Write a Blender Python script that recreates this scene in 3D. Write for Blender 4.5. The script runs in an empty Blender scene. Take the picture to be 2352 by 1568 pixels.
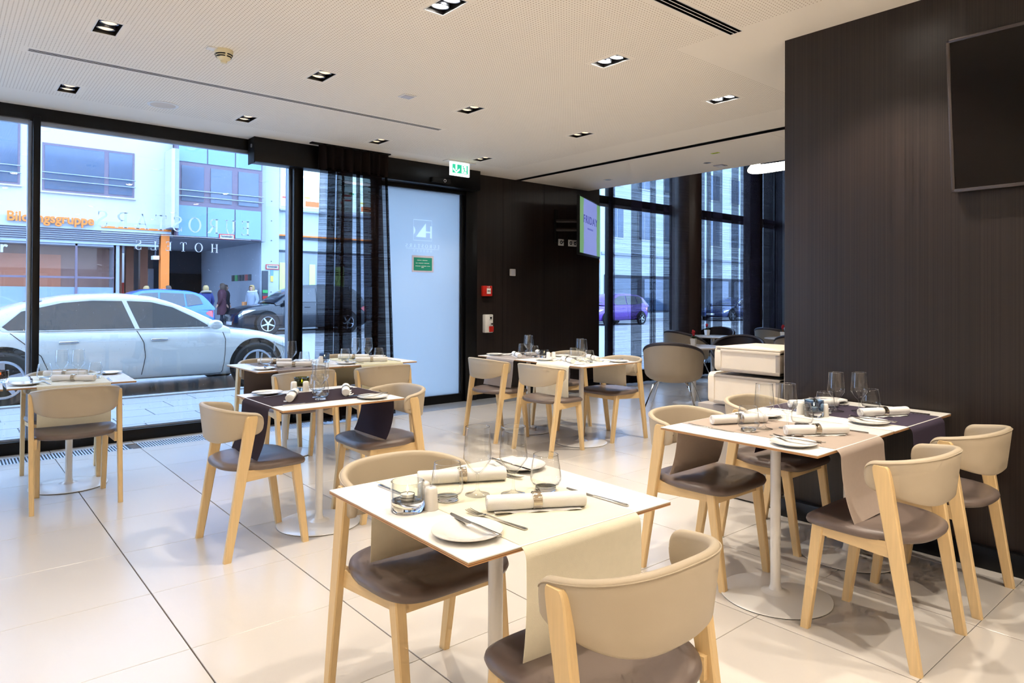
import bpy, bmesh, math, random
from mathutils import Vector, Matrix
R = math.radians
PI = math.pi
sin, cos = math.sin, math.cos
random.seed(11)
sc = bpy.context.scene
C = sc.collection

# ------------------------------------------------------------------ camera
H = 1.294
def set_camera():
    yaw, pitch, roll = R(49.735), R(0.3855), R(0.2308)
    F = Vector((cos(yaw), sin(yaw), 0)); r = Vector((sin(yaw), -cos(yaw), 0)); u = Vector((0, 0, 1))
    f2 = F*cos(pitch)+u*sin(pitch); u2 = u*cos(pitch)-F*sin(pitch)
    r3 = r*cos(roll)+u2*sin(roll); u3 = u2*cos(roll)-r*sin(roll)
    m = Matrix(((r3.x, u3.x, -f2.x, 0), (r3.y, u3.y, -f2.y, 0), (r3.z, u3.z, -f2.z, H), (0, 0, 0, 1)))
    cd = bpy.data.cameras.new('camera'); cd.sensor_width = 36.0
    cd.lens = 36.0*1558.75/2352; cd.shift_y = (671.0-784.0)/2352
    cd.clip_start = .05; cd.clip_end = 300
    co = bpy.data.objects.new('camera', cd); C.objects.link(co); co.matrix_world = m
    sc.camera = co
set_camera()

# ------------------------------------------------------------------ world, exposure
w = bpy.data.worlds.new('sky'); sc.world = w; w.use_nodes = True
bg = w.node_tree.nodes['Background']
bg.inputs[0].default_value = (0.40, 0.62, 1.0, 1); bg.inputs[1].default_value = 7.3
vs = sc.view_settings
vs.view_transform = 'Standard'; vs.look = 'None'; vs.exposure = 0.0; vs.gamma = 1.0
vs.use_curve_mapping = False
cy = sc.cycles
cy.use_denoising = True
cy.max_bounces = 6; cy.diffuse_bounces = 3; cy.glossy_bounces = 3; cy.transmission_bounces = 6
cy.transparent_max_bounces = 18
cy.use_adaptive_sampling = True; cy.adaptive_threshold = 0.12; cy.adaptive_min_samples = 12
cy.caustics_reflective = False; cy.caustics_refractive = False
cy.sample_clamp_indirect = 6.0

WARM = (1.0, 0.895, 0.755)
SPOT_BRIGHT, SPOT_DIM = 104.0, 16.0

# ------------------------------------------------------------------ object helpers
def tag(o, label=None, cat=None, group=None, kind=None):
    if label: o['label'] = label
    if cat: o['category'] = cat
    if group: o['group'] = group
    if kind: o['kind'] = kind
    return o
def thing(name, label, cat, loc=(0, 0, 0), rz=0.0, group=None):
    o = bpy.data.objects.new(name, None); C.objects.link(o)
    o.location = loc; o.rotation_euler = (0, 0, rz); o.empty_display_size = .1
    return tag(o, label, cat, group)
def obj(name, me, parent=None, loc=(0, 0, 0), rot=(0, 0, 0), mat=None):
    o = bpy.data.objects.new(name, me); C.objects.link(o)
    o.location = loc; o.rotation_euler = rot
    if parent is not None: o.parent = parent
    if mat is not None:
        if len(me.materials) == 0: me.materials.append(mat)
        elif me.materials[0] != mat:
            o.material_slots[0].link = 'OBJECT'; o.material_slots[0].material = mat
    return o
def struct(name, me, label=None, cat=None, loc=(0, 0, 0)):
    return tag(obj(name, me, None, loc), label, cat, None, 'structure')
def build(spec, parent):
    """spec: list of (part name, mesh, [sub-part specs]); alike things share the meshes"""
    for s in spec:
        o = obj(s[0], s[1], parent)
        if len(s) > 2:
            for q in s[2]: obj(q[0], q[1], o)
def xf(loc=(0, 0, 0), rz=0, rx=0, ry=0, s=1):
    return Matrix.Translation(loc) @ Matrix.Rotation(rz, 4, 'Z') @ Matrix.Rotation(ry, 4, 'Y') @ Matrix.Rotation(rx, 4, 'X') @ Matrix.Scale(s, 4)

class MB:
    def __init__(s): s.v = []; s.f = []; s.mi = []; s.cur = 0
    def add(s, vs_, fs, M=None):
        n = len(s.v)
        for p in vs_:
            p = Vector(p)
            s.v.append(tuple(M @ p) if M is not None else tuple(p))
        for f in fs: s.f.append(tuple(n+i for i in f)); s.mi.append(s.cur)
        return s
    def box(s, x0, x1, y0, y1, z0, z1, M=None):
        vs_ = [(x0, y0, z0), (x1, y0, z0), (x1, y1, z0), (x0, y1, z0), (x0, y0, z1), (x1, y0, z1), (x1, y1, z1), (x0, y1, z1)]
        return s.add(vs_, [(0, 3, 2, 1), (4, 5, 6, 7), (0, 1, 5, 4), (1, 2, 6, 5), (2, 3, 7, 6), (3, 0, 4, 7)], M)
    def bbox(s, x0, x1, y0, y1, z0, z1, r=.003, seg=2, M=None):
        bm = bmesh.new(); bmesh.ops.create_cube(bm, size=1)
        for v in bm.verts: v.co = Vector(((x0+x1)/2+v.co.x*(x1-x0), (y0+y1)/2+v.co.y*(y1-y0), (z0+z1)/2+v.co.z*(z1-z0)))
        bmesh.ops.bevel(bm, geom=bm.edges[:], offset=r, segments=seg, profile=.5, affect='EDGES')
        bm.verts.index_update()
        s.add([v.co.copy() for v in bm.verts], [[v.index for v in f.verts] for f in bm.faces], M)
        bm.free(); return s
    def lathe(s, prof, n=32, M=None, closed=False):
        vs_ = []; fs = []; k = len(prof)
        for i in range(n):
            a = 2*PI*i/n
            for r, z in prof: vs_.append((r*cos(a), r*sin(a), z))
        for i in range(n):
            j = (i+1) % n
            for q in range(k if closed else k-1):
                p = (q+1) % k
                a, b, c, d = i*k+q, j*k+q, j*k+p, i*k+p
                if prof[q][0] < 1e-7 and prof[p][0] < 1e-7: continue
                if prof[q][0] < 1e-7: fs.append((a, c, d))
                elif prof[p][0] < 1e-7: fs.append((a, b, d))
                else: fs.append((a, b, c, d))
        return s.add(vs_, fs, M)
    def cyl(s, r, z0, z1, n=24, M=None, r2=None):
        r2 = r if r2 is None else r2
        return s.lathe([(0, z0), (r, z0), (r2, z1), (0, z1)], n, M)
    def loft(s, rings, closed=True, cap=True, M=None):
        k = len(rings[0]); vs_ = [p for r in rings for p in r]; fs = []
        for i in range(len(rings)-1):
            for q in range(k if closed else k-1):
                p = (q+1) % k
                fs.append((i*k+q, i*k+p, (i+1)*k+p, (i+1)*k+q))
        if cap and closed:
            fs.append(tuple(range(k-1, -1, -1))); fs.append(tuple((len(rings)-1)*k+i for i in range(k)))
        return s.add(vs_, fs, M)
    def tube(s, pts, r, n=8, M=None, cap=True):
        pts = [Vector(p) for p in pts]; rings = []
        rr = r if isinstance(r, (list, tuple)) else [r]*len(pts)
        up = None
        for i, p in enumerate(pts):
            t = (pts[min(i+1, len(pts)-1)]-pts[max(i-1, 0)]).normalized()
            if up is None:
                up = Vector((0, 0, 1)) if abs(t.z) < .9 else Vector((1, 0, 0))
            a = t.cross(up).normalized(); b = a.cross(t).normalized(); up = b
            rings.append([p+a*(rr[i]*cos(2*PI*q/n))+b*(rr[i]*sin(2*PI*q/n)) for q in range(n)])
        return s.loft(rings, True, cap, M)
    def prism(s, poly, z0, z1, M=None):
        k = len(poly)
        vs_ = [(x, y, z0) for x, y in poly]+[(x, y, z1) for x, y in poly]
        fs = [tuple(range(k-1, -1, -1)), tuple(range(k, 2*k))]
        for i in range(k): fs.append((i, (i+1) % k, k+(i+1) % k, k+i))
        return s.add(vs_, fs, M)
    def mesh(s, name, mats, smooth=35, fix=True):
        me = bpy.data.meshes.new(name); me.from_pydata(s.v, [], s.f)
        for m in (mats if isinstance(mats, (list, tuple)) else [mats]): me.materials.append(m)
        if any(s.mi): me.polygons.foreach_set('material_index', s.mi)
        if fix:
            bm = bmesh.new(); bm.from_mesh(me); bmesh.ops.recalc_face_normals(bm, faces=bm.faces[:]); bm.to_mesh(me); bm.free()
        if smooth:
            me.polygons.foreach_set('use_smooth', [True]*len(me.polygons))
            me.set_sharp_from_angle(angle=R(smooth))
        me.update(); return me
def boxm(name, mat, x0, x1, y0, y1, z0, z1, bev=0, seg=2):
    b = MB()
    if bev: b.bbox(x0, x1, y0, y1, z0, z1, bev, seg); return b.mesh(name, mat, 40)
    return b.box(x0, x1, y0, y1, z0, z1).mesh(name, mat, 0)
def text_mesh(txt, size, depth, mat, M, bold=0.0, space=1.0, align='LEFT'):
    cu = bpy.data.curves.new('t', 'FONT'); cu.body = txt; cu.size = size; cu.extrude = depth/2; cu.offset = bold
    cu.space_character = space; cu.align_x = align; cu.resolution_u = 4
    o = bpy.data.objects.new('t', cu); C.objects.link(o)
    bpy.context.view_layer.update()
    me = bpy.data.meshes.new_from_object(o.evaluated_get(bpy.context.evaluated_depsgraph_get()))
    bpy.data.objects.remove(o); bpy.data.curves.remove(cu)
    me.transform(M); me.materials.clear(); me.materials.append(mat); me.name = 'lettering'
    return me

# ------------------------------------------------------------------ materials
def srgb(r, g, b):
    f = lambda c: (c/255/12.92) if c/255 <= .04045 else ((c/255+.055)/1.055)**2.4
    return (f(r), f(g), f(b), 1)
def nt(m): return m.node_tree.nodes, m.node_tree.links
def mat(name, col, rough=.5, metal=0.0, spec=.5, var=.06, scale=8.0, stretch=(1, 1, 1), bump=0.0, bscale=None, coat=0.0, emit=0.0, ecol=None, rvar=0.0):
    m = bpy.data.materials.new(name); m.use_nodes = True; N, L = nt(m); b = N['Principled BSDF']
    b.inputs['Roughness'].default_value = rough; b.inputs['Metallic'].default_value = metal
    b.inputs['Specular IOR Level'].default_value = spec; b.inputs['Coat Weight'].default_value = coat
    b.inputs['Coat Roughness'].default_value = .08
    tc = N.new('ShaderNodeTexCoord'); mp = N.new('ShaderNodeMapping'); mp.inputs['Scale'].default_value = stretch
    L.new(tc.outputs['Object'], mp.inputs['Vector'])
    no = N.new('ShaderNodeTexNoise'); no.inputs['Scale'].default_value = scale; no.inputs['Detail'].default_value = 4
    L.new(mp.outputs[0], no.inputs['Vector'])
    hs = N.new('ShaderNodeMixRGB'); hs.blend_type = 'MIX'
    d = 1-var; u = 1+var
    hs.inputs[1].default_value = (col[0]*d, col[1]*d, col[2]*d, 1)
    hs.inputs[2].default_value = (min(col[0]*u, 1), min(col[1]*u, 1), min(col[2]*u, 1), 1)
    L.new(no.outputs['Fac'], hs.inputs[0]); L.new(hs.outputs[0], b.inputs['Base Color'])
    if rvar:
        mr = N.new('ShaderNodeMapRange'); mr.inputs[3].default_value = rough-rvar; mr.inputs[4].default_value = rough+rvar
        L.new(no.outputs['Fac'], mr.inputs[0]); L.new(mr.outputs[0], b.inputs['Roughness'])
    if bump:
        n2 = N.new('ShaderNodeTexNoise'); n2.inputs['Scale'].default_value = bscale or scale*6; n2.inputs['Detail'].default_value = 3
        L.new(mp.outputs[0], n2.inputs['Vector'])
        bp = N.new('ShaderNodeBump'); bp.inputs['Strength'].default_value = bump; bp.inputs['Distance'].default_value = .002
        L.new(n2.outputs['Fac'], bp.inputs['Height']); L.new(bp.outputs[0], b.inputs['Normal'])
    if emit:
        b.inputs['Emission Color'].default_value = ecol or col; b.inputs['Emission Strength'].default_value = emit
    return m
def thin_glass(name, tint=(1, 1, 1), ior=1.45, rough=0.0, boost=1.0, dirt=0.0, edge=0.0, epow=2.2):
    """clear glass seen as surface reflection over straight-through transmission (Fresnel)"""
    m = bpy.data.materials.new(name); m.use_nodes = True; N, L = nt(m); N.remove(N['Principled BSDF'])
    out = N['Material Output']; tr = N.new('ShaderNodeBsdfTransparent'); tr.inputs[0].default_value = (*tint, 1)
    gl = N.new('ShaderNodeBsdfGlossy'); gl.inputs['Roughness'].default_value = rough
    fr = N.new('ShaderNodeFresnel'); fr.inputs['IOR'].default_value = ior
    mx = N.new('ShaderNodeMixShader')
    # a pane is one sheet: only the side a ray enters reflects (no false total reflection on leaving)
    ge = N.new('ShaderNodeNewGeometry'); iv = N.new('ShaderNodeMath'); iv.operation = 'SUBTRACT'; iv.inputs[0].default_value = 1; L.new(ge.outputs['Backfacing'], iv.inputs[1])
    mu = N.new('ShaderNodeMath'); mu.operation = 'MULTIPLY'; mu.inputs[1].default_value = boost; mu.use_clamp = True
    L.new(fr.outputs[0], mu.inputs[0]); m3 = N.new('ShaderNodeMath'); m3.operation = 'MULTIPLY'; L.new(mu.outputs[0], m3.inputs[0]); L.new(iv.outputs[0], m3.inputs[1])
    L.new(m3.outputs[0], mx.inputs[0])
    if edge:
        lw = N.new('ShaderNodeLayerWeight'); lw.inputs[0].default_value = .35
        pw = N.new('ShaderNodeMath'); pw.operation = 'POWER'; pw.inputs[1].default_value = epow; L.new(lw.outputs['Facing'], pw.inputs[0])
        cm = N.new('ShaderNodeMixRGB'); cm.inputs[1].default_value = (*tint, 1); cm.inputs[2].default_value = (tint[0]*edge, tint[1]*edge, tint[2]*edge, 1)
        L.new(pw.outputs[0], cm.inputs[0]); L.new(cm.outputs[0], tr.inputs[0])
    L.new(tr.outputs[0], mx.inputs[1]); L.new(gl.outputs[0], mx.inputs[2])
    last = mx
    if dirt:
        tc = N.new('ShaderNodeTexCoord'); no = N.new('ShaderNodeTexVoronoi'); no.inputs['Scale'].default_value = 26
        L.new(tc.outputs['Object'], no.inputs['Vector'])
        lt = N.new('ShaderNodeMath'); lt.operation = 'LESS_THAN'; lt.inputs[1].default_value = .055
        L.new(no.outputs['Distance'], lt.inputs[0])
        mu = N.new('ShaderNodeMath'); mu.operation = 'MULTIPLY'; mu.inputs[1].default_value = dirt
        L.new(lt.outputs[0], mu.inputs[0])
        df = N.new('ShaderNodeBsdfTranslucent'); m2 = N.new('ShaderNodeMixShader')
        L.new(mu.outputs[0], m2.inputs[0]); L.new(mx.outputs[0], m2.inputs[1]); L.new(df.outputs[0], m2.inputs[2]); last = m2
    L.new(last.outputs[0], out.inputs[0]); return m
def wood(name, col, rough=.42, sc_=6.0, axis=2):
    st = [18, 18, 18]; st[axis] = 1.1
    return mat(name, col, rough, var=.13, scale=sc_, stretch=st, bump=.08, bscale=20)
def ply_edge():
    m = mat('plywood_edge', srgb(150, 98, 62), .5); N, L = nt(m); b = N['Principled BSDF']
    tc = N.new('ShaderNodeTexCoord'); sp = N.new('ShaderNodeSeparateXYZ'); L.new(tc.outputs['Object'], sp.inputs[0])
    mu = N.new('ShaderNodeMath'); mu.operation = 'MULTIPLY'; mu.inputs[1].default_value = 2*PI/.0048; L.new(sp.outputs[2], mu.inputs[0])
    sn = N.new('ShaderNodeMath'); sn.operation = 'SINE'; L.new(mu.outputs[0], sn.inputs[0])
    mr = N.new('ShaderNodeMapRange'); mr.inputs[1].default_value = -1; L.new(sn.outputs[0], mr.inputs[0])
    cr = N.new('ShaderNodeMixRGB'); cr.inputs[1].default_value = srgb(128, 82, 50); cr.inputs[2].default_value = srgb(214, 166, 112)
    L.new(mr.outputs[0], cr.inputs[0]); L.new(cr.outputs[0], b.inputs['Base Color']); return m
def stripe_wall(name, c1, c2, rough=.38):
    m = mat(name, c1, rough, spec=.45); N, L = nt(m); b = N['Principled BSDF']
    tc = N.new('ShaderNodeTexCoord'); mp = N.new('ShaderNodeMapping'); mp.inputs['Scale'].default_value = (190, 190, .25)
    L.new(tc.outputs['Object'], mp.inputs[0])
    no = N.new('ShaderNodeTexNoise'); no.inputs['Scale'].default_value = 1.0; no.inputs['Detail'].default_value = 5; no.inputs['Roughness'].default_value = .7
    L.new(mp.outputs[0], no.inputs['Vector'])
    cr = N.new('ShaderNodeValToRGB'); cr.color_ramp.elements[0].position = .38; cr.color_ramp.elements[1].position = .68
    cr.color_ramp.elements[0].color = c1; cr.color_ramp.elements[1].color = c2
    L.new(no.outputs['Fac'], cr.inputs[0]); L.new(cr.outputs[0], b.inputs['Base Color'])
    bp = N.new('ShaderNodeBump'); bp.inputs['Strength'].default_value = .12; bp.inputs['Distance'].default_value = .002
    L.new(no.outputs['Fac'], bp.inputs['Height']); L.new(bp.outputs[0], b.inputs['Normal']); return m
def perforated(name, col, pitch=.0205):
    m = mat(name, col, .8, spec=.2, var=.02, scale=2); N, L = nt(m); b = N['Principled BSDF']
    base = b.inputs['Base Color'].links[0].from_socket
    tc = N.new('ShaderNodeTexCoord'); mp = N.new('ShaderNodeMapping'); s_ = 1/pitch; mp.inputs['Scale'].default_value = (s_, s_, 0)
    L.new(tc.outputs['Object'], mp.inputs[0])
    fr = N.new('ShaderNodeVectorMath'); fr.operation = 'FRACTION'; L.new(mp.outputs[0], fr.inputs[0])
    sb = N.new('ShaderNodeVectorMath'); sb.operation = 'DISTANCE'; sb.inputs[1].default_value = (.5, .5, 0); L.new(fr.outputs[0], sb.inputs[0])
    lt = N.new('ShaderNodeMath'); lt.operation = 'LESS_THAN'; lt.inputs[1].default_value = .15; L.new(sb.outputs['Value'], lt.inputs[0])
    mx = N.new('ShaderNodeMixRGB'); mx.inputs[2].default_value = srgb(150, 122, 94); L.new(lt.outputs[0], mx.inputs[0]); L.new(base, mx.inputs[1])
    L.new(mx.outputs[0], b.inputs['Base Color']); return m
def sheer(name, col, lo, hi, pitch=.011):
    """dark sheer curtain cloth: woven horizontal bands, part see-through"""
    m = bpy.data.materials.new(name); m.use_nodes = True; N, L = nt(m); N.remove(N['Principled BSDF']); out = N['Material Output']
    tc = N.new('ShaderNodeTexCoord'); mp = N.new('ShaderNodeMapping'); mp.inputs['Scale'].default_value = (.9, .9, 1/pitch)
    L.new(tc.outputs['Object'], mp.inputs[0])
    no = N.new('ShaderNodeTexNoise'); no.inputs['Scale'].default_value = 1; no.inputs['Detail'].default_value = 3; L.new(mp.outputs[0], no.inputs['Vector'])
    mr = N.new('ShaderNodeMapRange'); mr.inputs[1].default_value = .38; mr.inputs[2].default_value = .62; mr.inputs[3].default_value = lo; mr.inputs[4].default_value = hi
    L.new(no.outputs['Fac'], mr.inputs[0])
    tr = N.new('ShaderNodeBsdfTransparent'); df = N.new('ShaderNodeBsdfDiffuse'); df.inputs[0].default_value = col
    tl = N.new('ShaderNodeBsdfTranslucent'); tl.inputs[0].default_value = col; a = N.new('ShaderNodeMixShader'); a.inputs[0].default_value = .4
    L.new(df.outputs[0], a.inputs[1]); L.new(tl.outputs[0], a.inputs[2])
    mx = N.new('ShaderNodeMixShader'); L.new(mr.outputs[0], mx.inputs[0]); L.new(tr.outputs[0], mx.inputs[1]); L.new(a.outputs[0], mx.inputs[2])
    L.new(mx.outputs[0], out.inputs[0]); return m
def frosted(name, col, tl_=.75):
    m = bpy.data.materials.new(name); m.use_nodes = True; N, L = nt(m); N.remove(N['Principled BSDF']); out = N['Material Output']
    tc = N.new('ShaderNodeTexCoord'); no = N.new('ShaderNodeTexNoise'); no.inputs['Scale'].default_value = 1.5; L.new(tc.outputs['Object'], no.inputs['Vector'])
    cr = N.new('ShaderNodeMixRGB'); cr.inputs[1].default_value = (col[0]*.97, col[1]*.97, col[2]*.97, 1); cr.inputs[2].default_value = col; L.new(no.outputs['Fac'], cr.inputs[0])
    t = N.new('ShaderNodeBsdfTranslucent'); L.new(cr.outputs[0], t.inputs[0]); d = N.new('ShaderNodeBsdfDiffuse'); L.new(cr.outputs[0], d.inputs[0])
    mx = N.new('ShaderNodeMixShader'); mx.inputs[0].default_value = tl_; L.new(d.outputs[0], mx.inputs[1]); L.new(t.outputs[0], mx.inputs[2]); L.new(mx.outputs[0], out.inputs[0]); return m
def glow(name, col, s):
    m = bpy.data.materials.new(name); m.use_nodes = True; N, L = nt(m); b = N['Principled BSDF']
    tc = N.new('ShaderNodeTexCoord'); no = N.new('ShaderNodeTexNoise'); no.inputs['Scale'].default_value = 3; L.new(tc.outputs['Object'], no.inputs['Vector'])
    mr = N.new('ShaderNodeMapRange'); mr.inputs[3].default_value = s*.96; mr.inputs[4].default_value = s*1.04; L.new(no.outputs['Fac'], mr.inputs[0])
    b.inputs['Base Color'].default_value = col; b.inputs['Emission Color'].default_value = col; L.new(mr.outputs[0], b.inputs['Emission Strength']); return m

M = {}
M['tile'] = mat('floor_tile', srgb(207, 200, 192), .22, spec=.5, var=.015, scale=1.5, rvar=.03)
M['grout'] = mat('grout', srgb(92, 80, 72), .9, var=.1, scale=40)
M['plaster'] = mat('ceiling_plaster', srgb(254, 245, 231), .85, spec=.2, var=.015, scale=2)
M['perf'] = perforated('perforated_ceiling', srgb(254, 245, 231))
M['creamwall'] = mat('cream_wall', srgb(230, 220, 205), .8, var=.02)
M['darkwall'] = stripe_wall('dark_veneer', srgb(26, 19, 17), srgb(50, 40, 36), .36)
M['black'] = mat('black_lacquer', srgb(5, 5, 7), .36, spec=.3, var=.15, scale=5)
M['blackmat'] = mat('black_matt', srgb(9, 8, 8), .6, spec=.3, var=.2, scale=5)
M['alu'] = mat('brushed_aluminium', srgb(150, 160, 175), .35, metal=.8, var=.05, stretch=(1, 1, 30))
M['grille'] = mat('grille_aluminium', srgb(205, 210, 218), .35, metal=.55, var=.06, stretch=(30, 1, 1))
M['window'] = thin_glass('window_glass', (.985, .992, 1), 1.5, boost=2.0, dirt=.3)
M['frost'] = frosted('frosted_glass', (.66, .69, .70, 1), .8)
M['frost2'] = mat('white_film', srgb(250, 252, 255), .6, var=.01, emit=0)
M['beech'] = wood('beech', srgb(226, 194, 142))
M['leather'] = mat('beige_leather', srgb(188, 173, 150), .46, spec=.35, var=.035, scale=9, bump=.06, bscale=320)
M['seat'] = mat('taupe_leather', srgb(113, 99, 92), .36, spec=.45, var=.05, scale=9, bump=.07, bscale=300)
M['laminate'] = mat('white_laminate', srgb(250, 246, 240), .35, spec=.4, var=.01)
M['ply'] = ply_edge()
M['enamel'] = mat('white_enamel', srgb(240, 236, 230), .25, spec=.5, var=.015, coat=.3)
M['rubber'] = mat('black_rubber', srgb(22, 21, 21), .7, var=.1)
M['glass'] = thin_glass('drinking_glass', (.985, .988, .985), 1.5, boost=1.7, edge=.80, epow=4.0)
M['glassfoot'] = thin_glass('glass_foot', (.97, .975, .97), 1.5, boost=3.0, edge=.6, epow=3.0)
M['rimglass'] = thin_glass('glass_rim', (.96, .96, .96), 1.5, boost=9.0)
M['glassbase'] = mat('thick_clear_glass', (1, 1, 1, 1), 0.0, spec=.5, var=0.0); M['glassbase'].node_tree.nodes['Principled BSDF'].inputs['Transmission Weight'].default_value = 1.0; M['glassbase'].node_tree.nodes['Principled BSDF'].inputs['IOR'].default_value = 1.48
M['porcelain'] = mat('white_porcelain', srgb(250, 246, 240), .15, spec=.5, var=.01, coat=.3)
M['napkin'] = mat('white_napkin', srgb(252, 250, 248), .85, spec=.15, var=.02, scale=20, bump=.15, bscale=500)
M['steel'] = mat('polished_steel', srgb(205, 203, 200), .13, metal=1, var=.04)
M['ring'] = mat('ring_steel', srgb(190, 180, 165), .16, metal=1, var=.06, stretch=(1, 1, 20))
M['wax'] = mat('candle_wax', srgb(245, 240, 230), .5, var=.02)
M['flame'] = glow('flame', (1, .72, .35, 1), 12)
for k, c in dict(cream=(243, 235, 212), taupe=(178, 162, 150), dark=(62, 52, 58), purple=(74, 66, 82), grey=(160, 152, 150), greybrown=(132, 120, 116), pale=(222, 216, 184)).items():
    M['run_'+k] = mat('runner_'+k, srgb(*c), .9, spec=.1, var=.035, scale=60, bump=.25, bscale=700)
for k, c in dict(green=(.42, .48, .10), blue=(.45, .58, .72), smoke=(.40, .42, .45), amber=(.33, .15, .07)).items():
    M['cg_'+k] = thin_glass('candle_glass_'+k, c, 1.5, boost=2.0, edge=.6)
M['cg_clear'] = thin_glass('candle_glass_clear', (.97, .98, .97), 1.5, boost=2.2, edge=.5)
M['chrome'] = mat('chrome', srgb(220, 222, 226), .08, metal=1, var=.03)
M['tub'] = mat('tub_shell', srgb(160, 146, 128), .55, var=.04)
M['tubpad'] = mat('tub_leather', srgb(52, 46, 52), .4, var=.06, bump=.05, bscale=200)
M['stonetop'] = mat('stone_top', srgb(212, 200, 188), .25, var=.04, scale=14)
M['white'] = mat('white_plastic', srgb(240, 238, 234), .45, var=.015)
M['cream_plastic'] = mat('cream_plastic', srgb(240, 228, 190), .5, var=.02)
M['red'] = mat('red_plastic', srgb(196, 34, 22), .4, var=.05)
M['redflower'] = mat('red_petals', srgb(190, 20, 40), .5, var=.2, scale=60)
M['leaf'] = mat('leaf', srgb(52, 78, 34), .5, var=.3, scale=60)
M['unit'] = mat('cream_laminate', srgb(238, 226, 208), .4, var=.015)
M['unitgrey'] = mat('grey_laminate', srgb(168, 158, 148), .45, var=.03)
M['screen'] = mat('tv_screen_off', srgb(18, 13, 12), .10, spec=.22, var=.1)
M['bezel'] = mat('tv_bezel', srgb(88, 80, 78), .3, metal=.7, var=.05)
# ================================================================== STRUCTURE
CZ = 2.84
def sempty(name, label=None, cat=None, loc=(0, 0, 0)):
    o = bpy.data.objects.new(name, None); C.objects.link(o); o.location = loc
    return tag(o, label, cat, None, 'structure')
# ---- floor: screed with grout colour, each tile its own piece
TX0, TPX, TY0, TPY = 0.720, 0.607, 0.867, 0.599
floor = struct('floor', boxm('screed', M['grout'], -4, 13.2, -4, 6.95, -.12, -.006), 'pale polished floor of large square tiles', 'floor')
def tile_mesh(w, d):
    return MB().bbox(-w/2, w/2, -d/2, d/2, -.010, 0, .0012, 1).mesh('floor_tile', M['tile'], 0)
g_ = .0024; gx_ = .0052
full = tile_mesh(TPX-gx_, TPY-g_)
GRF, GRB = 6.43, 6.665      # trench grille
rest = MB()
for i in range(-8, 21):
    for j in range(-9, 10):
        x0, x1 = TX0+i*TPX, TX0+(i+1)*TPX; y0, y1 = TY0+j*TPY, TY0+(j+1)*TPY
        if x0 > 13.2 or y0 > GRF-.02: continue
        if y1 > GRF: y1 = GRF
        cx, cy_ = (x0+x1)/2, (y0+y1)/2
        if -3 <= i <= 12 and -2 <= j <= 9 and cx+cy_ > 0.9:
            me = full if abs((y1-y0)-TPY) < 1e-6 else tile_mesh(TPX-gx_, y1-y0-g_)
            obj('floor_tile', me, floor, (cx, cy_, 0))
        else:
            rest.bbox(x0+gx_/2, x1-gx_/2, y0+g_/2, y1-g_/2, -.010, 0, .0012, 1)
tag(obj('floor_tile_field', rest.mesh('floor_tile_field', M['tile'], 0), floor), kind='stuff')
for i in range(-3, 11):          # cut tiles between grille and window
    x0, x1 = TX0+i*TPX, TX0+(i+1)*TPX
    if x1 < 3.0: obj('floor_tile', MB().bbox(x0+gx_/2, x1-gx_/2, GRB, 6.80, -.010, 0, .0012, 1).mesh('cut_tile', M['tile'], 0), floor)
# ---- trench grille
def trench(name, label, x0, x1, y0, y1, pitch, wdt):
    t = thing(name, label, 'floor grille', (x0, y0, 0))
    L_ = x1-x0; D = y1-y0
    obj('tray', boxm('tray', M['blackmat'], 0, L_, 0, D, -.0058, -.005), t)
    b = MB(); b.box(0, L_, 0, .008, -.005, .001); b.box(0, L_, D-.008, D, -.005, .001)
    obj('frame', b.mesh('frame', M['grille'], 0), t)
    b = MB(); n = int(L_/pitch)
    for k in range(n): b.box(k*pitch, k*pitch+wdt, .008, D-.008, -.005, .0005)
    tag(obj('slats', b.mesh('slats', M['grille'], 0), t), kind='stuff')
trench('floor_grille', 'long aluminium trench grille along the foot of the shop window, left of its black gap', -2.4, 1.27, GRF, GRB, .0215, .0105)
trench('floor_grille', 'aluminium trench grille under the window, right of its black gap', 1.34, 3.0, GRF, GRB, .0215, .0105)
trench('floor_grille', 'fine metal entrance grille in front of the frosted door', 3.0, 6.6, GRF, 6.80, .012, .007)
# ---- ceiling with real openings for the lamps and slots
LX = [-3.19, -1.88, -.57, .74, 2.05, 3.355, 4.665]; LY = [-3.145, -1.615, -.085, 1.445, 2.975, 4.505, 6.03]  # two rearmost rows are added out of view, to brighten the ceiling by bounce
FW, FL = .060, .1125
holes = []
fixtures = []
for ix, x in enumerate(LX):
    for iy, y in enumerate(LY):
        if x > 3.8 and y < 2.1: continue
        fixtures.append((ix, iy, x, y)); holes.append((x-FW, x+FW, y-FL, y+FL))
SLOT1 = (.43, 3.55, 5.205, 5.262); SLOT2 = (1.2, 3.55, 2.135, 2.215)
holes += [SLOT1, SLOT2]
def cell_sheet(name, xs, ys, z, fn, mats):
    xs = sorted(set(round(a, 4) for a in xs)); ys = sorted(set(round(a, 4) for a in ys))
    b = MB(); b.v = [(x, y, z) for x in xs for y in ys]; ny = len(ys)
    for i in range(len(xs)-1):
        for j in range(ny-1):
            k = fn((xs[i]+xs[i+1])/2, (ys[j]+ys[j+1])/2)
            if k is None: continue
            b.f.append((i*ny+j, i*ny+j+1, (i+1)*ny+j+1, (i+1)*ny+j)); b.mi.append(k)
    return b.mesh(name, mats, 0, fix=False)
pad = .032
xs = [-4, 5.84, 3.50, 5.26]; ys = [-4, 6.90, 6.30, 2.56]
for h in holes: xs += [h[0], h[1], h[0]-pad, h[1]+pad]; ys += [h[2], h[3], h[2]-pad, h[3]+pad]
def cfn(x, y):
    k = 1 if ((x < 5.26 and 2.56 < y < 6.30) or (x < 3.5 and y <= 2.56)) else 0
    for h in holes:
        if h[0] < x < h[1] and h[2] < y < h[3]: return None
        if h[0]-pad < x < h[1]+pad and h[2]-pad < y < h[3]+pad: k = 0
    return k
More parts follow.
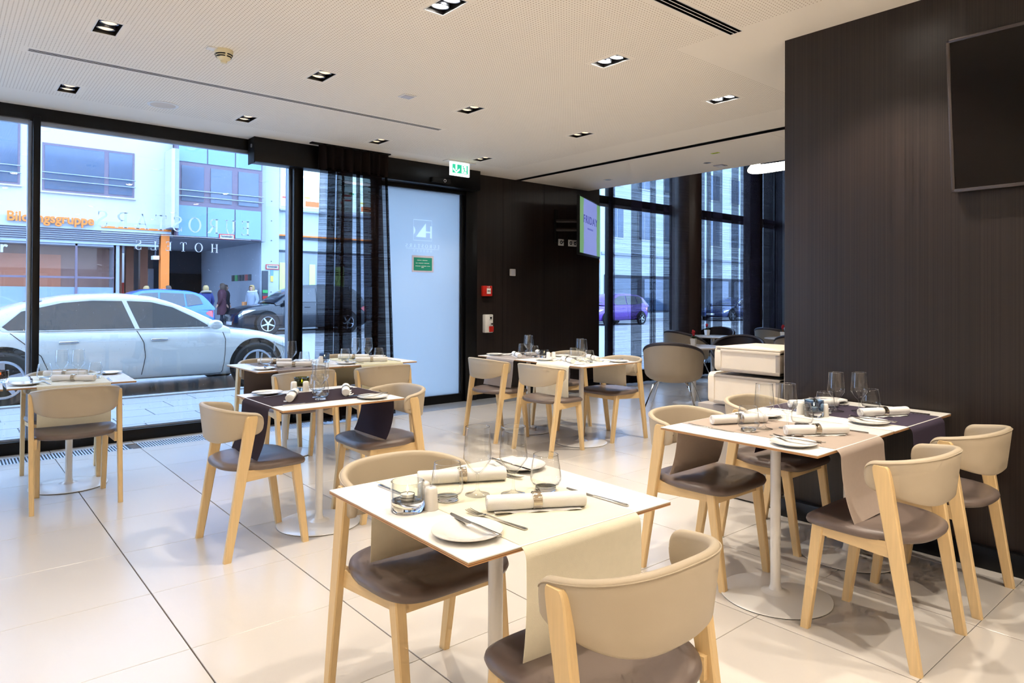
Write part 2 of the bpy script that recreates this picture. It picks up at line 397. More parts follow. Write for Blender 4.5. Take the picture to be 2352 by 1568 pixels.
ceil = struct('ceiling', cell_sheet('ceiling', xs, ys, CZ, cfn, [M['plaster'], M['perf']]), 'white perforated plaster ceiling', 'ceiling')
b = MB(); b.box(5.93, 7.23, -4, 6.90, CZ, 4.2); obj('lounge_soffit', b.mesh('soffit', M['plaster'], 0), ceil)
b = MB(); b.box(5.84, 5.93, -4, 6.9, CZ+.07, CZ+.10); b.box(5.825, 5.84, -4, 6.9, CZ, CZ+.10); b.box(5.918, 5.93, -4, 6.9, CZ+.0005, CZ+.10); obj('shadow_gap', b.mesh('gap', M['blackmat'], 0), ceil)
obj('high_ceiling', boxm('high', M['plaster'], 7.23, 13.2, -4, 6.9, 4.2, 4.3), ceil)
obj('unseen_roof_slab', boxm('roof', M['creamwall'], -4.2, 13.4, -4.2, 7.0, 4.3, 9.5), ceil)  # unseen block over the rooms, added to stop sky light leaking in
obj('ceiling_hatch', boxm('hatch', M['plaster'], 5.99, 6.30, 3.3, 3.95, CZ-.0015, CZ+.01), ceil)
# ---- walls
def wallbox(name, m, *a, label=None): return struct(name, boxm(name, m, *a), label, 'wall')
wallbox('wall_left', M['creamwall'], -4.2, -4, -4.2, 6.9, -.1, 4.3)  # unseen left and rear walls, made cream to bounce warm light
wallbox('wall_rear', M['creamwall'], -4, 13.2, -4.2, -4, -.1, 4.3)
wr = wallbox('wall_right', M['darkwall'], 3.88, 4.60, -4, 2.05, -.01, CZ+.3, label='dark veneer wall block at the right')
wb = wallbox('wall_back', M['darkwall'], 5.10, 7.465, 6.82, 7.22, -.02, CZ+.3, label='dark veneer back wall beside the door')
wallbox('wall_lounge', M['darkwall'], 12.75, 13.2, -4, 7.2, -.1, 4.3, label='dark wall at the far end of the lounge')
for xx in (5.618, 6.35): obj('panel_joint', boxm('joint', M['blackmat'], xx-.002, xx+.002, 6.8185, 6.83, 0, CZ), wb)
struct('baseboard_right', MB().bbox(3.835, 3.88, -4, 2.075, 0, .105, .004).mesh('bb', M['black'], 40), 'black glossy baseboard along the dark wall', 'baseboard')
struct('baseboard_back', MB().bbox(5.17, 7.465, 6.80, 6.82, 0, .10, .003).mesh('bb2', M['black'], 40), 'black baseboard under the back wall', 'baseboard')
# ---- street front: frames, panes
GY = 6.85; GT = 2.70
header = struct('trim_1', boxm('head', M['black'], -4, 5.10, 6.80, 6.93, GT+.035, 3.0), 'black header beam over the street windows', 'trim')
def window(n, label, x0, x1, z0=.10, z1=GT, sill=True, strip=True):
    wo = sempty('window_%d' % n, label, 'window')
    obj('pane', boxm('pane', M['window'], x0, x1, GY-.006, GY+.006, z0, z1), wo)
    if sill:
        obj('bottom_rail', MB().bbox(x0-.02, x1+.02, 6.80, 6.90, -.01, z0, .004).mesh('rail', M['black'], 40), wo)
        obj('glazing_bead', boxm('bead', M['alu'], x0, x1, 6.835, 6.845, z0, z0+.022), wo)
    if strip: obj('top_rail', boxm('tr', M['alu'], x0, x1, 6.83, 6.87, z1, z1+.035), wo)
    return wo
def mullion(n, x0, x1, y0=6.75):
    o = sempty('trim_%d' % n, 'black window mullion', 'trim')
    obj('post', MB().bbox(x0+.018, x1, y0, 6.92, 0, GT+.06, .003).mesh('post', M['black'], 40), o)
    obj('side_profile', MB().bbox(x0-.012, x0+.018, 6.82, 6.90, .1, GT+.03, .003).mesh('prof', M['alu'], 40), o)
    return o
w1 = window(1, 'street window at the left edge', -4, .572)
w2 = window(2, 'large street window with mirrored hotel lettering', .64, 2.766)
w3 = window(3, 'narrow street window half behind the black curtain', 2.883, 3.80, z1=2.66)
mullion(2, .572, .640); mullion(3, 2.766, 2.883)
# sliding door with header box
db = sempty('trim_4', 'black door operator box under the ceiling', 'trim')
obj('casing', MB().bbox(2.342, 5.10, 6.63, 6.80, 2.60, CZ, .004).mesh('casing', M['black'], 40), db)
obj('end_plate', MB().bbox(2.333, 2.342, 6.625, 6.80, 2.585, CZ, .002).mesh('ep', M['blackmat'], 40), db)
obj('bolt', MB().cyl(.018, 0, .008, 16, xf((2.333, 6.70, 2.76), ry=-PI/2)).mesh('bolt', M['alu']), db)
dr = sempty('door_1', 'frosted glass sliding door with white hotel logo', 'door')
DX0, DX1 = 3.80, 4.945
b = MB(); b.bbox(DX0-.05, DX1+.05, 6.81, 6.89, -.005, .10, .004); b.bbox(DX1, DX1+.05, 6.81, 6.89, .10, 2.60, .003); b.bbox(DX0-.045, DX0, 6.82, 6.89, .1, 2.6, .003); b.bbox(DX0-.05, DX1+.05, 6.80, 6.89, 2.555, 2.64, .003)
obj('leaf_frame', b.mesh('lf', M['black'], 40), dr)
obj('edge_bead', boxm('eb', M['alu'], DX1-.012, DX1, 6.835, 6.842, .1, 2.58), dr)
obj('jamb', MB().bbox(DX1+.05, 5.17, 6.78, 6.92, 0, 2.70, .004).mesh('jamb', M['black'], 40), dr)
# ---- serif lettering drawn as thin solid strokes
def serif(ch):
    """polygons of a roman capital, unit height, returned with its advance"""
    P = []; t, s_ = .13, .05
    def rect(a, b_, c, d): P.append([(a, c), (b_, c), (b_, d), (a, d)])
    def arc(cx, cy__, rx, ry, a0, a1, w0, w1, n=14):
        o = []; i_ = []
        for k in range(n+1):
            a = R(a0+(a1-a0)*k/n); q = abs(cos(a)); wd = w1+(w0-w1)*q
            o.append((cx+rx*cos(a), cy__+ry*sin(a))); i_.append((cx+(rx-wd)*cos(a), cy__+(ry-wd)*sin(a)))
        for k in range(n): P.append([o[k], o[k+1], i_[k+1], i_[k]])
    if ch == 'E':
        rect(.08, .08+t, 0, 1); rect(0, .55, .95, 1); rect(0, .58, 0, .05); rect(.1, .45, .48, .53); rect(.51, .55, .80, 1); rect(.54, .58, 0, .22); rect(.42, .45, .40, .61); return P, .62
    if ch == 'L': rect(.08, .08+t, 0, 1); rect(0, .3, .95, 1); rect(0, .58, 0, .05); rect(.54, .58, 0, .24); return P, .62
    if ch == 'T': rect(.26, .26+t, 0, 1); rect(0, .65, .95, 1); rect(.15, .5, 0, .05); rect(0, .04, .78, 1); rect(.61, .65, .78, 1); return P, .65
    if ch == 'H':
        for a in (.07, .55): rect(a, a+t, 0, 1); rect(a-.07, a+t+.07, .95, 1); rect(a-.07, a+t+.07, 0, .05)
        rect(.1, .6, .48, .53); return P, .78
    if ch == 'O': arc(.42, .5, .42, .52, 0, 360, .13, .045, 36); return P, .84
    if ch == 'U':
        rect(.07, .07+t, .35, 1); rect(.58, .58+s_, .35, 1); rect(0, .28, .95, 1); rect(.5, .72, .95, 1); arc(.35, .35, .28, .37, 180, 360, .10, .05, 20); return P, .74
    if ch == 'A':
        P.append([(.36, 1), (.42, 1), (.14, 0), (.08, 0)]); P.append([(.34, 1), (.44, 1), (.74, 0), (.59, 0)]); rect(.18, .58, .30, .35); rect(0, .24, 0, .045); rect(.50, .82, 0, .045); return P, .82
    if ch == 'R':
        rect(.08, .08+t, 0, 1); rect(0, .28, 0, .05); rect(0, .35, .95, 1); rect(.2, .36, .45, .50); arc(.34, .725, .27, .275, -90, 90, .13, .05, 16)
        P.append([(.30, .48), (.42, .48), (.76, 0), (.58, 0)]); return P, .76
    if ch == 'S':
        c = [(.50, .80), (.47, .92), (.36, .99), (.24, .99), (.11, .92), (.07, .80), (.11, .68), (.24, .58), (.38, .49), (.50, .38), (.54, .25), (.49, .10), (.36, .01), (.22, .01), (.10, .08), (.04, .24)]
        wd = [.03, .04, .05, .05, .09, .12, .12, .13, .14, .13, .12, .09, .05, .05, .05, .03]
        o = []; i_ = []
        for k in range(len(c)):
            a, d = Vector(c[max(k-1, 0)]), Vector(c[min(k+1, len(c)-1)]); q = (d-a).normalized(); n_ = Vector((-q.y, q.x))*wd[k]/2
            o.append(tuple(Vector(c[k])+n_)); i_.append(tuple(Vector(c[k])-n_))
        for k in range(len(c)-1): P.append([o[k], o[k+1], i_[k+1], i_[k]])
        rect(.48, .52, .72, 1); rect(.02, .06, 0, .28); return P, .60
    return P, .5
def serif_word(word, x0, x1, z0, z1, y, m, name='letter', parent=None, dep=.003):
    """word reads from outside, so from inside it is mirrored and runs from x1 to x0"""
    adv = [serif(c)[1] for c in word]; hgt = z1-z0; sp = ((x1-x0)/hgt-sum(adv))/(len(word)-1); x = 0
    for c, a in zip(word, adv):
        b = MB()
        for poly in serif(c)[0]: b.prism([(x1-(x+px_)*hgt, z0+pz*hgt) for px_, pz in poly], 0, dep, Matrix(((1, 0, 0, 0), (0, 0, 1, y), (0, 1, 0, 0), (0, 0, 0, 1))))
        obj(name, b.mesh('letter', m, 0), parent); x += a+sp
M['film'] = frosted('lettering_film', (.95, .97, 1, 1), .8)
M['filmlilac'] = frosted('lettering_film_lilac', (.93, .94, 1, 1), .96)
serif_word('EUROSTARS', 1.055, 2.37, 1.893, 2.03, GY-.012, M['filmlilac'], 'letter', w2)
serif_word('HOTELS', 1.354, 2.068, 1.706, 1.792, GY-.012, M['film'], 'letter', w2)
obj('lettering_line', boxm('ll', M['film'], 1.089, 2.38, GY-.012, GY-.009, 1.845, 1.850), w2)
# door: the logo and words are left clear in the frosting, so pane and lettering are cut from one sheet
from mathutils.geometry import delaunay_2d_cdt
def rc(a, b_, c, d): return [(a, c), (b_, c), (b_, d), (a, d)]
door_polys = [('logo', p) for p in (rc(4.272, 4.529, 2.198, 2.205), rc(4.272, 4.529, 1.956, 1.960), rc(4.272, 4.275, 1.956, 2.205), rc(4.526, 4.529, 1.956, 2.205), rc(4.505, 4.527, 1.99, 2.135), rc(4.43, 4.51, 2.052, 2.070),
    [(4.305, 1.998), (4.445, 1.998), (4.445, 2.168)], [(4.274, 2.125)]+[(4.274+.024*sin(PI*k/10), 2.125-.105*k/10) for k in range(1, 10)]+[(4.274, 2.02)])]
door_polys.append(('lettering_line', rc(4.17, 4.637, 1.858, 1.861)))
def door_word(word, x0, x1, z0, z1):
    adv = [serif(c)[1] for c in word]; hgt = z1-z0; sp = ((x1-x0)/hgt-sum(adv))/(len(word)-1); x = 0
    for n_, (c, a) in enumerate(zip(word, adv)):
        for poly in serif(c)[0]: door_polys.append(('letter%s%d' % (word, n_), [(x1-(x+px_)*hgt, z0+pz*hgt) for px_, pz in poly]))
        x += a+sp
door_word('EUROSTARS', 4.167, 4.637, 1.872, 1.914); door_word('HOTELS', 4.274, 4.531, 1.822, 1.848)
def cut_door():
    V2 = []; F2 = []
    for p in [rc(DX0, DX1, .10, 2.60)]+[q for _, q in door_polys]:
        ar = sum(a[0]*b_[1]-b_[0]*a[1] for a, b_ in zip(p, p[1:]+p[:1]))
        if ar < 0: p = p[::-1]
        F2.append(list(range(len(V2), len(V2)+len(p)))); V2 += [Vector(q) for q in p]
    ov, oe, of, _, _, orig = delaunay_2d_cdt(V2, [], F2, 1, 1e-6)
    sets = {}
    for f, o_ in zip(of, orig):
        k = max(o_)
        sets.setdefault('frosted_pane' if k == 0 else door_polys[k-1][0], []).append(list(f))
    for key, fs in sets.items():
        th = .008 if key == 'frosted_pane' else .0085
        used = sorted({i_ for f in fs for i_ in f}); mp = {v: n_ for n_, v in enumerate(used)}; k = len(used)
        vv = [(ov[i_].x, GY-th, ov[i_].y) for i_ in used]+[(ov[i_].x, GY+th, ov[i_].y) for i_ in used]
        ff = [[mp[i_] for i_ in f] for f in fs]+[[k+mp[i_] for i_ in reversed(f)] for f in fs]
        b = MB(); b.add(vv, ff)
        nm = 'letter' if key.startswith('letterE') or key.startswith('letterH') else key
        obj(nm, b.mesh(nm, M['frost'] if key == 'frosted_pane' else M['film'], 0, fix=False), dr)
cut_door()
LW = M['frost2']
ns = thing('door_notice', 'green notice in pale frame stuck on the frosted door', 'notice', (4.40, GY-.014, 1.68))
obj('sheet', boxm('sheet', mat('pale_paper', srgb(206, 204, 226), .6), -.15, .15, -.002, .003, -.098, .098), ns)
obj('green_panel', boxm('gp', mat('green_print', srgb(34, 148, 128), .5), -.127, .127, -.004, -.001, -.078, .074), ns)
b = MB()
for k, (zz, hw) in enumerate(((.043, .08), (.008, .10), (-.026, .105), (-.042, .022))):
    n = int(hw*2/.009)
    for q in range(n):
        if (q*7+k) % 9 == 4: continue
        b.box(-hw+q*.009, -hw+q*.009+.0065, -.0052, -.003, zz-.003, zz+.003)
tag(obj('small_print', b.mesh('sp', LW, 0), ns), kind='stuff')
ds = thing('door_sensor', 'small black motion sensor above the frosted door', 'sensor', (4.50, 6.62, 2.655))
obj('housing', MB().bbox(-.13, .13, -.03, .012, -.03, .03, .012, 3).mesh('h', M['blackmat']), ds)
obj('lens', MB().lathe([(.012, 0), (.016, .004), (.02, 0)], 20, xf((.045, -.031, 0), rx=PI/2)).mesh('l', M['chrome']), ds)
# ---- lounge street windows (same facade line) and columns
for n, (a, c) in enumerate(((7.465, 7.86), (7.90, 9.95), (9.99, 12.75))):
    wo = sempty('window_%d' % (n+4), 'tall lounge window behind sheer curtains', 'window')
    obj('pane', boxm('pane', M['window'], a, c, 6.99, 7.002, .12, 4.2), wo)
    obj('bottom_rail', MB().bbox(a, c, 6.95, 7.05, 0, .14, .003).mesh('br', M['black'], 40), wo)
    obj('transom', MB().bbox(a, c, 6.93, 7.04, 2.72, 2.83, .003).mesh('tr', M['black'], 40), wo)
    obj('transom_bead', boxm('tb', M['alu'], a, c, 6.96, 6.98, 2.67, 2.72), wo)
    obj('post', MB().bbox(c-.02, c+.04, 6.93, 7.05, 0, 4.2, .003).mesh('po', M['black'], 40), wo)
for k, (x, r_) in enumerate(((9.45, .26), (11.55, .17))):
    cl = struct('column_%d' % (k+1), MB().cyl(r_, 0, 4.2, 40).mesh('col', mat('dark_bronze_%d' % k, srgb(58, 44, 40), .35, var=.08), 40), 'round dark bronze column behind the lounge curtain', 'column', (x, 6.72, 0))
wallbox('wall_front_upper', M['creamwall'], -4.2, 13.4, 6.95, 7.3, 4.2, 9.5)
wallbox('wall_front_low', M['creamwall'], -4.2, 7.4, 6.94, 7.25, 2.86, 4.3)
# ================================================================== CEILING FITTINGS
M['lens_on'] = glow('lamp_lens_lit', (1, .93, .82, 1), 28)
M['lens_dim'] = mat('lamp_lens_dim', srgb(225, 195, 150), .25, var=.3, scale=60, emit=1.3, ecol=(1, .78, .5, 1))
M['can'] = mat('lamp_can_black', srgb(18, 15, 15), .45, var=.1)
M['canring'] = mat('lamp_ring', srgb(110, 116, 130), .3, metal=.7, var=.05)
def lamp_specs(on):
    b = MB(); x, y, d, t = FW, FL, .075, .002
    b.box(-x, x, -y, y, d, d+t); b.box(-x-t, -x, -y, y, 0, d); b.box(x, x+t, -y, y, 0, d); b.box(-x, x, -y-t, -y, 0, d); b.box(-x, x, y, y+t, 0, d)
    can = b.mesh('can', M['can'], 0)
    b = MB(); e = .005
    b.box(-x-e, x+e, -y-e, -y, -.0025, .0); b.box(-x-e, x+e, y, y+e, -.0025, 0); b.box(-x-e, -x, -y, y, -.0025, 0); b.box(x, x+e, -y, y, -.0025, 0)
    trim = b.mesh('trim', M['white'], 0)
    spec = [('housing', can), ('trim_frame', trim)]
    for s in (-1, 1):
        Mx = xf((0, s*.052, .012), rx=R(8))
        rg = MB().lathe([(.050, .03), (.050, 0), (.047, -.003), (.043, 0), (.040, .02)], 32, Mx).mesh('ring', M['canring'])
        ln = MB().lathe([(0, -.008), (.02, -.006), (.035, -.001), (.0415, .003)], 32, Mx).mesh('lens', M['lens_on'] if on else M['lens_dim'])
        spec.append(('lamp_ring', rg, [('lens', ln)]))
    return spec
LS = {True: lamp_specs(True), False: lamp_specs(False)}
ROWN = ['added behind the camera, fourth row', 'added behind the camera, second row', 'just behind the camera', 'above the nearest tables', 'in the lit row', 'in the middle row', 'in the row by the window']
COLN = ['third beyond the left edge', 'second beyond the left edge', 'left of the picture', 'first from the left', 'second from the left', 'third from the left', 'fourth from the left']
def spot(loc, power, ang=112, blend=.55, col=WARM, rad=.034, parent=None, tilt=(0, 0)):
    ld = bpy.data.lights.new('spot', 'SPOT'); ld.energy = power; ld.spot_size = R(ang); ld.spot_blend = blend; ld.color = col; ld.shadow_soft_size = rad
    o = bpy.data.objects.new('spot_beam', ld); C.objects.link(o); o.location = loc; o.rotation_euler = (tilt[0], tilt[1], 0)
    if parent: o.parent = parent
    return o
for ix, iy, x, y in fixtures:
    on = iy <= 4
    t = thing('ceiling_downlight', '%s twin square downlight %s, %s' % ('glowing' if on else 'dark', ROWN[iy], COLN[ix]), 'ceiling light', (x, y, CZ), 0, 'twin recessed downlights')
    build(LS[on], t)
    if True:
        s = 0; pw_ = (SPOT_BRIGHT if on else SPOT_DIM)*(2.3 if iy < 2 else 1)*(.50 if ix < 4 and iy >= 2 else 1)*(3.2 if ix > 4 and not on else 1)*(1.7 if ix == 6 else 1)
        spot((0, s*.052, -.012), pw_, parent=t, ang=(70 if iy < 2 else 80 if iy < 3 else 98), blend=.55)
# slot diffusers
def slot_diffuser(label, h, n):
    t = thing('slot_diffuser', label, 'air diffuser', (h[0], h[2], CZ)); L_, D = h[1]-h[0], h[3]-h[2]
    b = MB(); b.box(0, L_, 0, D, .05, .053); b.box(0, L_, -.003, 0, 0, .05); b.box(0, L_, D, D+.003, 0, .05); b.box(-.003, 0, 0, D, 0, .05); b.box(L_, L_+.003, 0, D, 0, .05)
    obj('plenum', b.mesh('plenum', M['blackmat'], 0), t)
    for k in range(n+1):
        y0 = D*k/n
        obj('slat', boxm('slat', M['white'], -.006, L_+.006, y0-.0024, y0+.0024, -.0008, .0004), t)
slot_diffuser('long three-slot air diffuser running along the window side of the ceiling', SLOT1, 3)
slot_diffuser('wide black-slotted air diffuser at the top right of the ceiling', SLOT2, 3)
# smoke detector
t = thing('smoke_detector', 'cream smoke detector with black vents on the ceiling', 'smoke detector', (1.369, 4.44, CZ))
obj('mounting_bracket', MB().bbox(-.10, .02, -.03, .03, -.008, 0, .002).mesh('mb', M['white'], 40), t)
obj('body', MB().lathe([(0, -.082), (.018, -.080), (.022, -.066), (.036, -.058), (.052, -.026), (.056, -.012), (.056, 0), (0, 0)], 40).mesh('b', M['cream_plastic']), t)
for r_, z0, z1 in ((.0505, -.034, -.028), (.0445, -.046, -.040)):
    for q in range(4):
        a0 = q*PI/2+.12; n = 8; b = MB(); rings = []
        for k in range(n+1):
            a = a0+(PI/2-.24)*k/n
            rings.append([(r_*cos(a)*u, r_*sin(a)*u, z) for u, z in ((.96, z0), (1.03, z0), (1.06, z1), (.96, z1))])
        obj('vent', b.loft(rings).mesh('vent', M['blackmat']), t)
t = thing('ceiling_speaker', 'round white loudspeaker flush in the ceiling near the window', 'loudspeaker', (1.388, 6.03, CZ))
obj('rim', MB().lathe([(.115, 0), (.115, -.004), (.095, -.006), (.092, -.002)], 48).mesh('rim', M['white']), t)
obj('grille_cloth', MB().lathe([(0, -.004), (.092, -.003), (.092, 0)], 48).mesh('gc', mat('speaker_cloth', srgb(222, 212, 200), .8, bump=.3, bscale=400)), t)
t = thing('ceiling_plate', 'small square white plate on the ceiling', 'access plate', (2.761, 4.52, CZ))
obj('plate', MB().bbox(-.055, .055, -.055, .055, -.006, 0, .003).mesh('pl', M['white'], 40), t)
obj('inner_plate', MB().bbox(-.040, .040, -.040, .040, -.010, -.005, .003).mesh('pl', mat('grey_white', srgb(196, 196, 205), .5), 40), t)
# lounge ceiling fittings
def round_spot(x, y, label):
    t = thing('lounge_downlight', label, 'ceiling light', (x, y, CZ), 0, 'round lounge downlights')
    obj('rim', MB().lathe([(.062, 0), (.062, -.004), (.048, -.004), (.045, .0)], 32).mesh('rim', M['plaster']), t)
    obj('bulb', MB().lathe([(0, -.002), (.03, -.003), (.044, 0)], 24).mesh('bulb', M['canring']), t)
    spot((0, 0, -.02), 24, parent=t, ang=120)
round_spot(6.735, 4.49, 'round recessed downlight above the lounge, beside the square plate')
round_spot(6.735, 6.0, 'round recessed downlight near the corner of the lounge ceiling')
t = thing('ceiling_plate', 'grey square plate on the lounge ceiling edge', 'access plate', (6.98, 4.48, CZ))
obj('plate', MB().bbox(-.06, .06, -.06, .06, -.006, 0, .003).mesh('pl', mat('lilac_grey', srgb(176, 172, 190), .5), 40), t)
obj('inner_plate', MB().bbox(-.042, .042, -.042, .042, -.009, -.005, .002).mesh('pl2', M['white'], 40), t)
t = thing('ceiling_sticker', 'small yellow-green sticker on the lounge ceiling', 'sticker', (6.34, 4.13, CZ))
obj('label_strip', boxm('ls', mat('yellow_green', srgb(205, 222, 40), .5), -.02, .02, -.045, .045, -.003, 0), t)
obj('print_line', boxm('pl', M['blackmat'], -.004, .004, -.03, .03, -.0036, -.002), t)
# ring lamp: wavy lit ribbon on two cables
t = thing('ring_lamp', 'large glowing ribbon ring lamp hanging in the lounge', 'pendant lamp', (8.9, 4.05, 3.17))
RL = 1.05; n = 96; outer = []; inner = []
for k in range(n):
    a = 2*PI*k/n; wv = .10*sin(2*a+.6)
    outer.append([(RL*cos(a)*u, RL*sin(a)*u, wv+z) for u, z in ((1.0, -.06), (1.012, -.06), (1.012, .08), (1.0, .08))])
    inner.append([(RL*cos(a)*u, RL*sin(a)*u, wv+z) for u, z in ((.89, -.052), (.998, -.056), (.998, .075), (.89, -.04))])
outer.append(outer[0]); inner.append(inner[0])
obj('shade_band', MB().loft(outer, True, False).mesh('ob', M['blackmat']), t)
obj('light_ribbon', MB().loft(inner, True, False).mesh('ib', glow('ribbon_light', (1, .95, .86, 1), 6)), t)
for a in (.5, 2.6, 4.7): obj('cable', MB().tube([(RL*cos(a), RL*sin(a), .05), (RL*cos(a), RL*sin(a), 1.03)], .003).mesh('cb', M['blackmat']), t)
# exit sign
M['exitgreen'] = glow('exit_green', (.03, .62, .36, 1), .75); M['exitwhite'] = glow('exit_white', (.90, .97, 1, 1), 1.15)
t = thing('exit_sign', 'lit green exit sign with arrow and running figure under the ceiling', 'exit sign', (4.565, 6.33, CZ))
obj('ceiling_bar', MB().bbox(-.20, .20, -.05, .05, -.010, 0, .002).mesh('cb', M['white'], 40), t)
obj('light_panel', MB().bbox(-.135, .135, -.012, .012, -.165, -.012, .002).mesh('lp', M['exitwhite'], 40), t)
obj('green_field', boxm('gf', M['exitgreen'], -.108, .108, -.0135, -.011, -.135, -.036), t)
MX = Matrix(((1, 0, 0, 0), (0, 0, 1, -.0155), (0, 1, 0, 0), (0, 0, 0, 1)))
b = MB(); b.prism([(-.066, -.04), (-.044, -.04), (-.044, -.100), (-.066, -.100)], 0, .002, MX); b.prism([(-.098, -.082), (-.055, -.132), (-.012, -.082), (-.012, -.098), (-.055, -.134), (-.098, -.098)], 0, .002, MX); b.prism([(-.098, -.080), (-.055, -.118), (-.012, -.080), (-.012, -.102), (-.055, -.134), (-.098, -.102)], 0, .002, MX)
obj('arrow', b.mesh('ar', M['exitwhite'], 0), t)
obj('doorway', MB().prism([(.020, -.130), (.088, -.130), (.088, -.040), (.020, -.040)], 0, .0015, MX).mesh('dw', M['exitwhite'], 0), t)
b = MB(); MX2 = Matrix(((1, 0, 0, 0), (0, 0, 1, -.018), (0, 1, 0, 0), (0, 0, 0, 1)))
b.prism([(.040+.008*cos(2*PI*k/12), -.054+.008*sin(2*PI*k/12)) for k in range(12)], 0, .002, MX2)
for p, q, wd in (((.045, -.066), (.060, -.095), .006), ((.060, -.095), (.042, -.125), .004), ((.058, -.092), (.072, -.108), .004), ((.072, -.108), (.086, -.108), .004), ((.046, -.068), (.030, -.080), .003), ((.046, -.066), (.064, -.070), .003)):
    p, q = Vector(p), Vector(q); d = (q-p).normalized(); nn = Vector((-d.y, d.x))*wd
    b.prism([tuple(p+nn), tuple(p-nn), tuple(q-nn), tuple(q+nn)], 0, .002, MX2)
obj('running_figure', b.mesh('rf', M['exitgreen'], 0), t)
# ================================================================== WALL DEVICES (back wall face y=6.82)
t = thing('fire_alarm_button', 'red fire alarm call point on the dark wall', 'fire alarm', (5.337, 6.82, 1.367))
obj('case', MB().bbox(-.074, .074, -.045, 0, -.066, .066, .006).mesh('c', M['red'], 40), t)
obj('front_plate', MB().bbox(-.018, .046, -.048, -.044, -.036, .034, .002).mesh('fp', M['white'], 40), t)
b = MB(); b.box(.006, .020, -.0495, -.047, -.010, .010); b.box(-.014, -.004, -.0495, -.047, -.005, .005); b.box(.030, .040, -.0495, -.047, -.005, .005)
obj('pictogram', b.mesh('pi', M['blackmat'], 0), t)
b = MB(); b.box(-.012, -.006, -.0462, -.044, .044, .058); b.box(.010, .026, -.0462, -.044, .044, .058); obj('house_mark', b.mesh('hm', M['white'], 0), t)
t = thing('key_switch_box', 'white key switch box with red cover on the dark wall', 'switch box', (5.35, 6.82, .953))
obj('case', MB().bbox(-.064, .064, -.060, 0, -.115, .115, .008).mesh('c', M['white'], 40), t)
b = MB(); b.box(.010, .042, -.0622, -.0595, .062, .084); b.box(.004, .048, -.0618, -.0595, .094, .098); b.box(.004, .048, -.0618, -.0595, .048, .052); obj('display', b.mesh('d', M['blackmat'], 0), t)
obj('key', MB().cyl(.012, 0, .02, 16, xf((.030, -.060, -.004), rx=PI/2)).mesh('k', M['steel']), t)
obj('red_cover', MB().bbox(-.004, .066, -.070, -.05, -.106, -.034, .003).mesh('rc', M['red'], 40), t)
t = thing('light_switch', 'small white square device on the dark wall', 'switch', (5.776, 6.82, 1.615))
obj('frame', MB().bbox(-.045, .045, -.022, 0, -.045, .045, .005).mesh('f', M['white'], 40), t)
obj('cover', MB().bbox(-.034, .034, -.028, -.018, -.036, .036, .004).mesh('cv', mat('pale_grey', srgb(212, 212, 220), .5), 40), t)
for nm, x, w_, lab in (('socket_plate', 6.668, .052, 'single white wall socket left of the swivelled television arm'), ('socket_plate', 6.90, .088, 'double white wall socket with cables behind the television')):
    t = thing(nm, lab, 'socket', (x, 6.82, 2.06))
    obj('plate', MB().bbox(-w_, w_, -.012, 0, -.046, .046, .004).mesh('p', M['white'], 40), t)
    for q in ([0] if w_ < .06 else [-.042, .042]):
        obj('outlet', MB().lathe([(.012, -.0), (.022, .002), (.026, 0)], 24, xf((q, -.013, 0), rx=PI/2)).mesh('o', M['blackmat']), t)
    obj('cable', MB().tube([(.02, -.012, .0), (.03, -.05, .02), (.08, -.06, .06), (.14, -.05, .12)], .006).mesh('cb', M['blackmat']), t)
# ---- swivelled television with FRIDAY
A_, B_ = Vector((6.43, 6.225, 0)), Vector((7.43, 6.775, 0)); W_ = (B_-A_).length; ang = math.atan2(B_.y-A_.y, B_.x-A_.x)
t = thing('wall_television', 'lit television reading FRIDAY swung out on a wall arm', 'television', ((A_.x+B_.x)/2, (A_.y+B_.y)/2, 2.25), ang)
obj('bezel', MB().bbox(-W_/2, W_/2, 0, .04, -.395, .395, .006).mesh('bz', M['blackmat'], 40), t)
def screen_mat():
    m = bpy.data.materials.new('friday_screen'); m.use_nodes = True; N, L = nt(m); b_ = N['Principled BSDF']
    tc = N.new('ShaderNodeTexCoord'); sp = N.new('ShaderNodeSeparateXYZ'); L.new(tc.outputs['Object'], sp.inputs[0])
    ab = N.new('ShaderNodeMath'); ab.operation = 'ABSOLUTE'; L.new(sp.outputs[0], ab.inputs[0])
    no = N.new('ShaderNodeTexNoise'); no.inputs['Scale'].default_value = 3; L.new(tc.outputs['Object'], no.inputs['Vector'])
    ad = N.new('ShaderNodeMath'); ad.operation = 'MULTIPLY_ADD'; ad.inputs[1].default_value = .12; L.new(no.outputs['Fac'], ad.inputs[0]); L.new(ab.outputs[0], ad.inputs[2])
    cr = N.new('ShaderNodeValToRGB'); e = cr.color_ramp.elements; e[0].position = .40; e[0].color = srgb(128, 138, 205); e[1].position = .44; e[1].color = srgb(104, 150, 92)
    L.new(ad.outputs[0], cr.inputs[0]); L.new(cr.outputs[0], b_.inputs['Emission Color']); b_.inputs['Emission Strength'].default_value = 1.0
    b_.inputs['Base Color'].default_value = (.02, .02, .02, 1); return m
obj('screen', boxm('scr', screen_mat(), -W_/2+.02, W_/2-.02, -.002, .002, -.365, .375), t)
obj('friday_lettering', text_mesh('FRIDAY', .155, .002, glow('navy_print', srgb(38, 40, 120), .9), xf((0, -.004, .05), rx=PI/2) @ Matrix.Diagonal((1.35, 1, 1, 1)), align='CENTER', space=1.15), t)
obj('small_lettering_bar', boxm('slb', glow('navy_print2', srgb(80, 84, 160), .8), -.16, .14, -.004, -.002, -.03, -.008), t)
b = MB(); b.bbox(-.40, .02, .05, .09, .02, .07, .004); b.bbox(-.40, .02, .05, .09, -.10, -.05, .004)
iv = Matrix.Rotation(-ang, 4, 'Z')
wp = iv @ Vector((6.56-(A_.x+B_.x)/2, 6.80-(A_.y+B_.y)/2, 0))
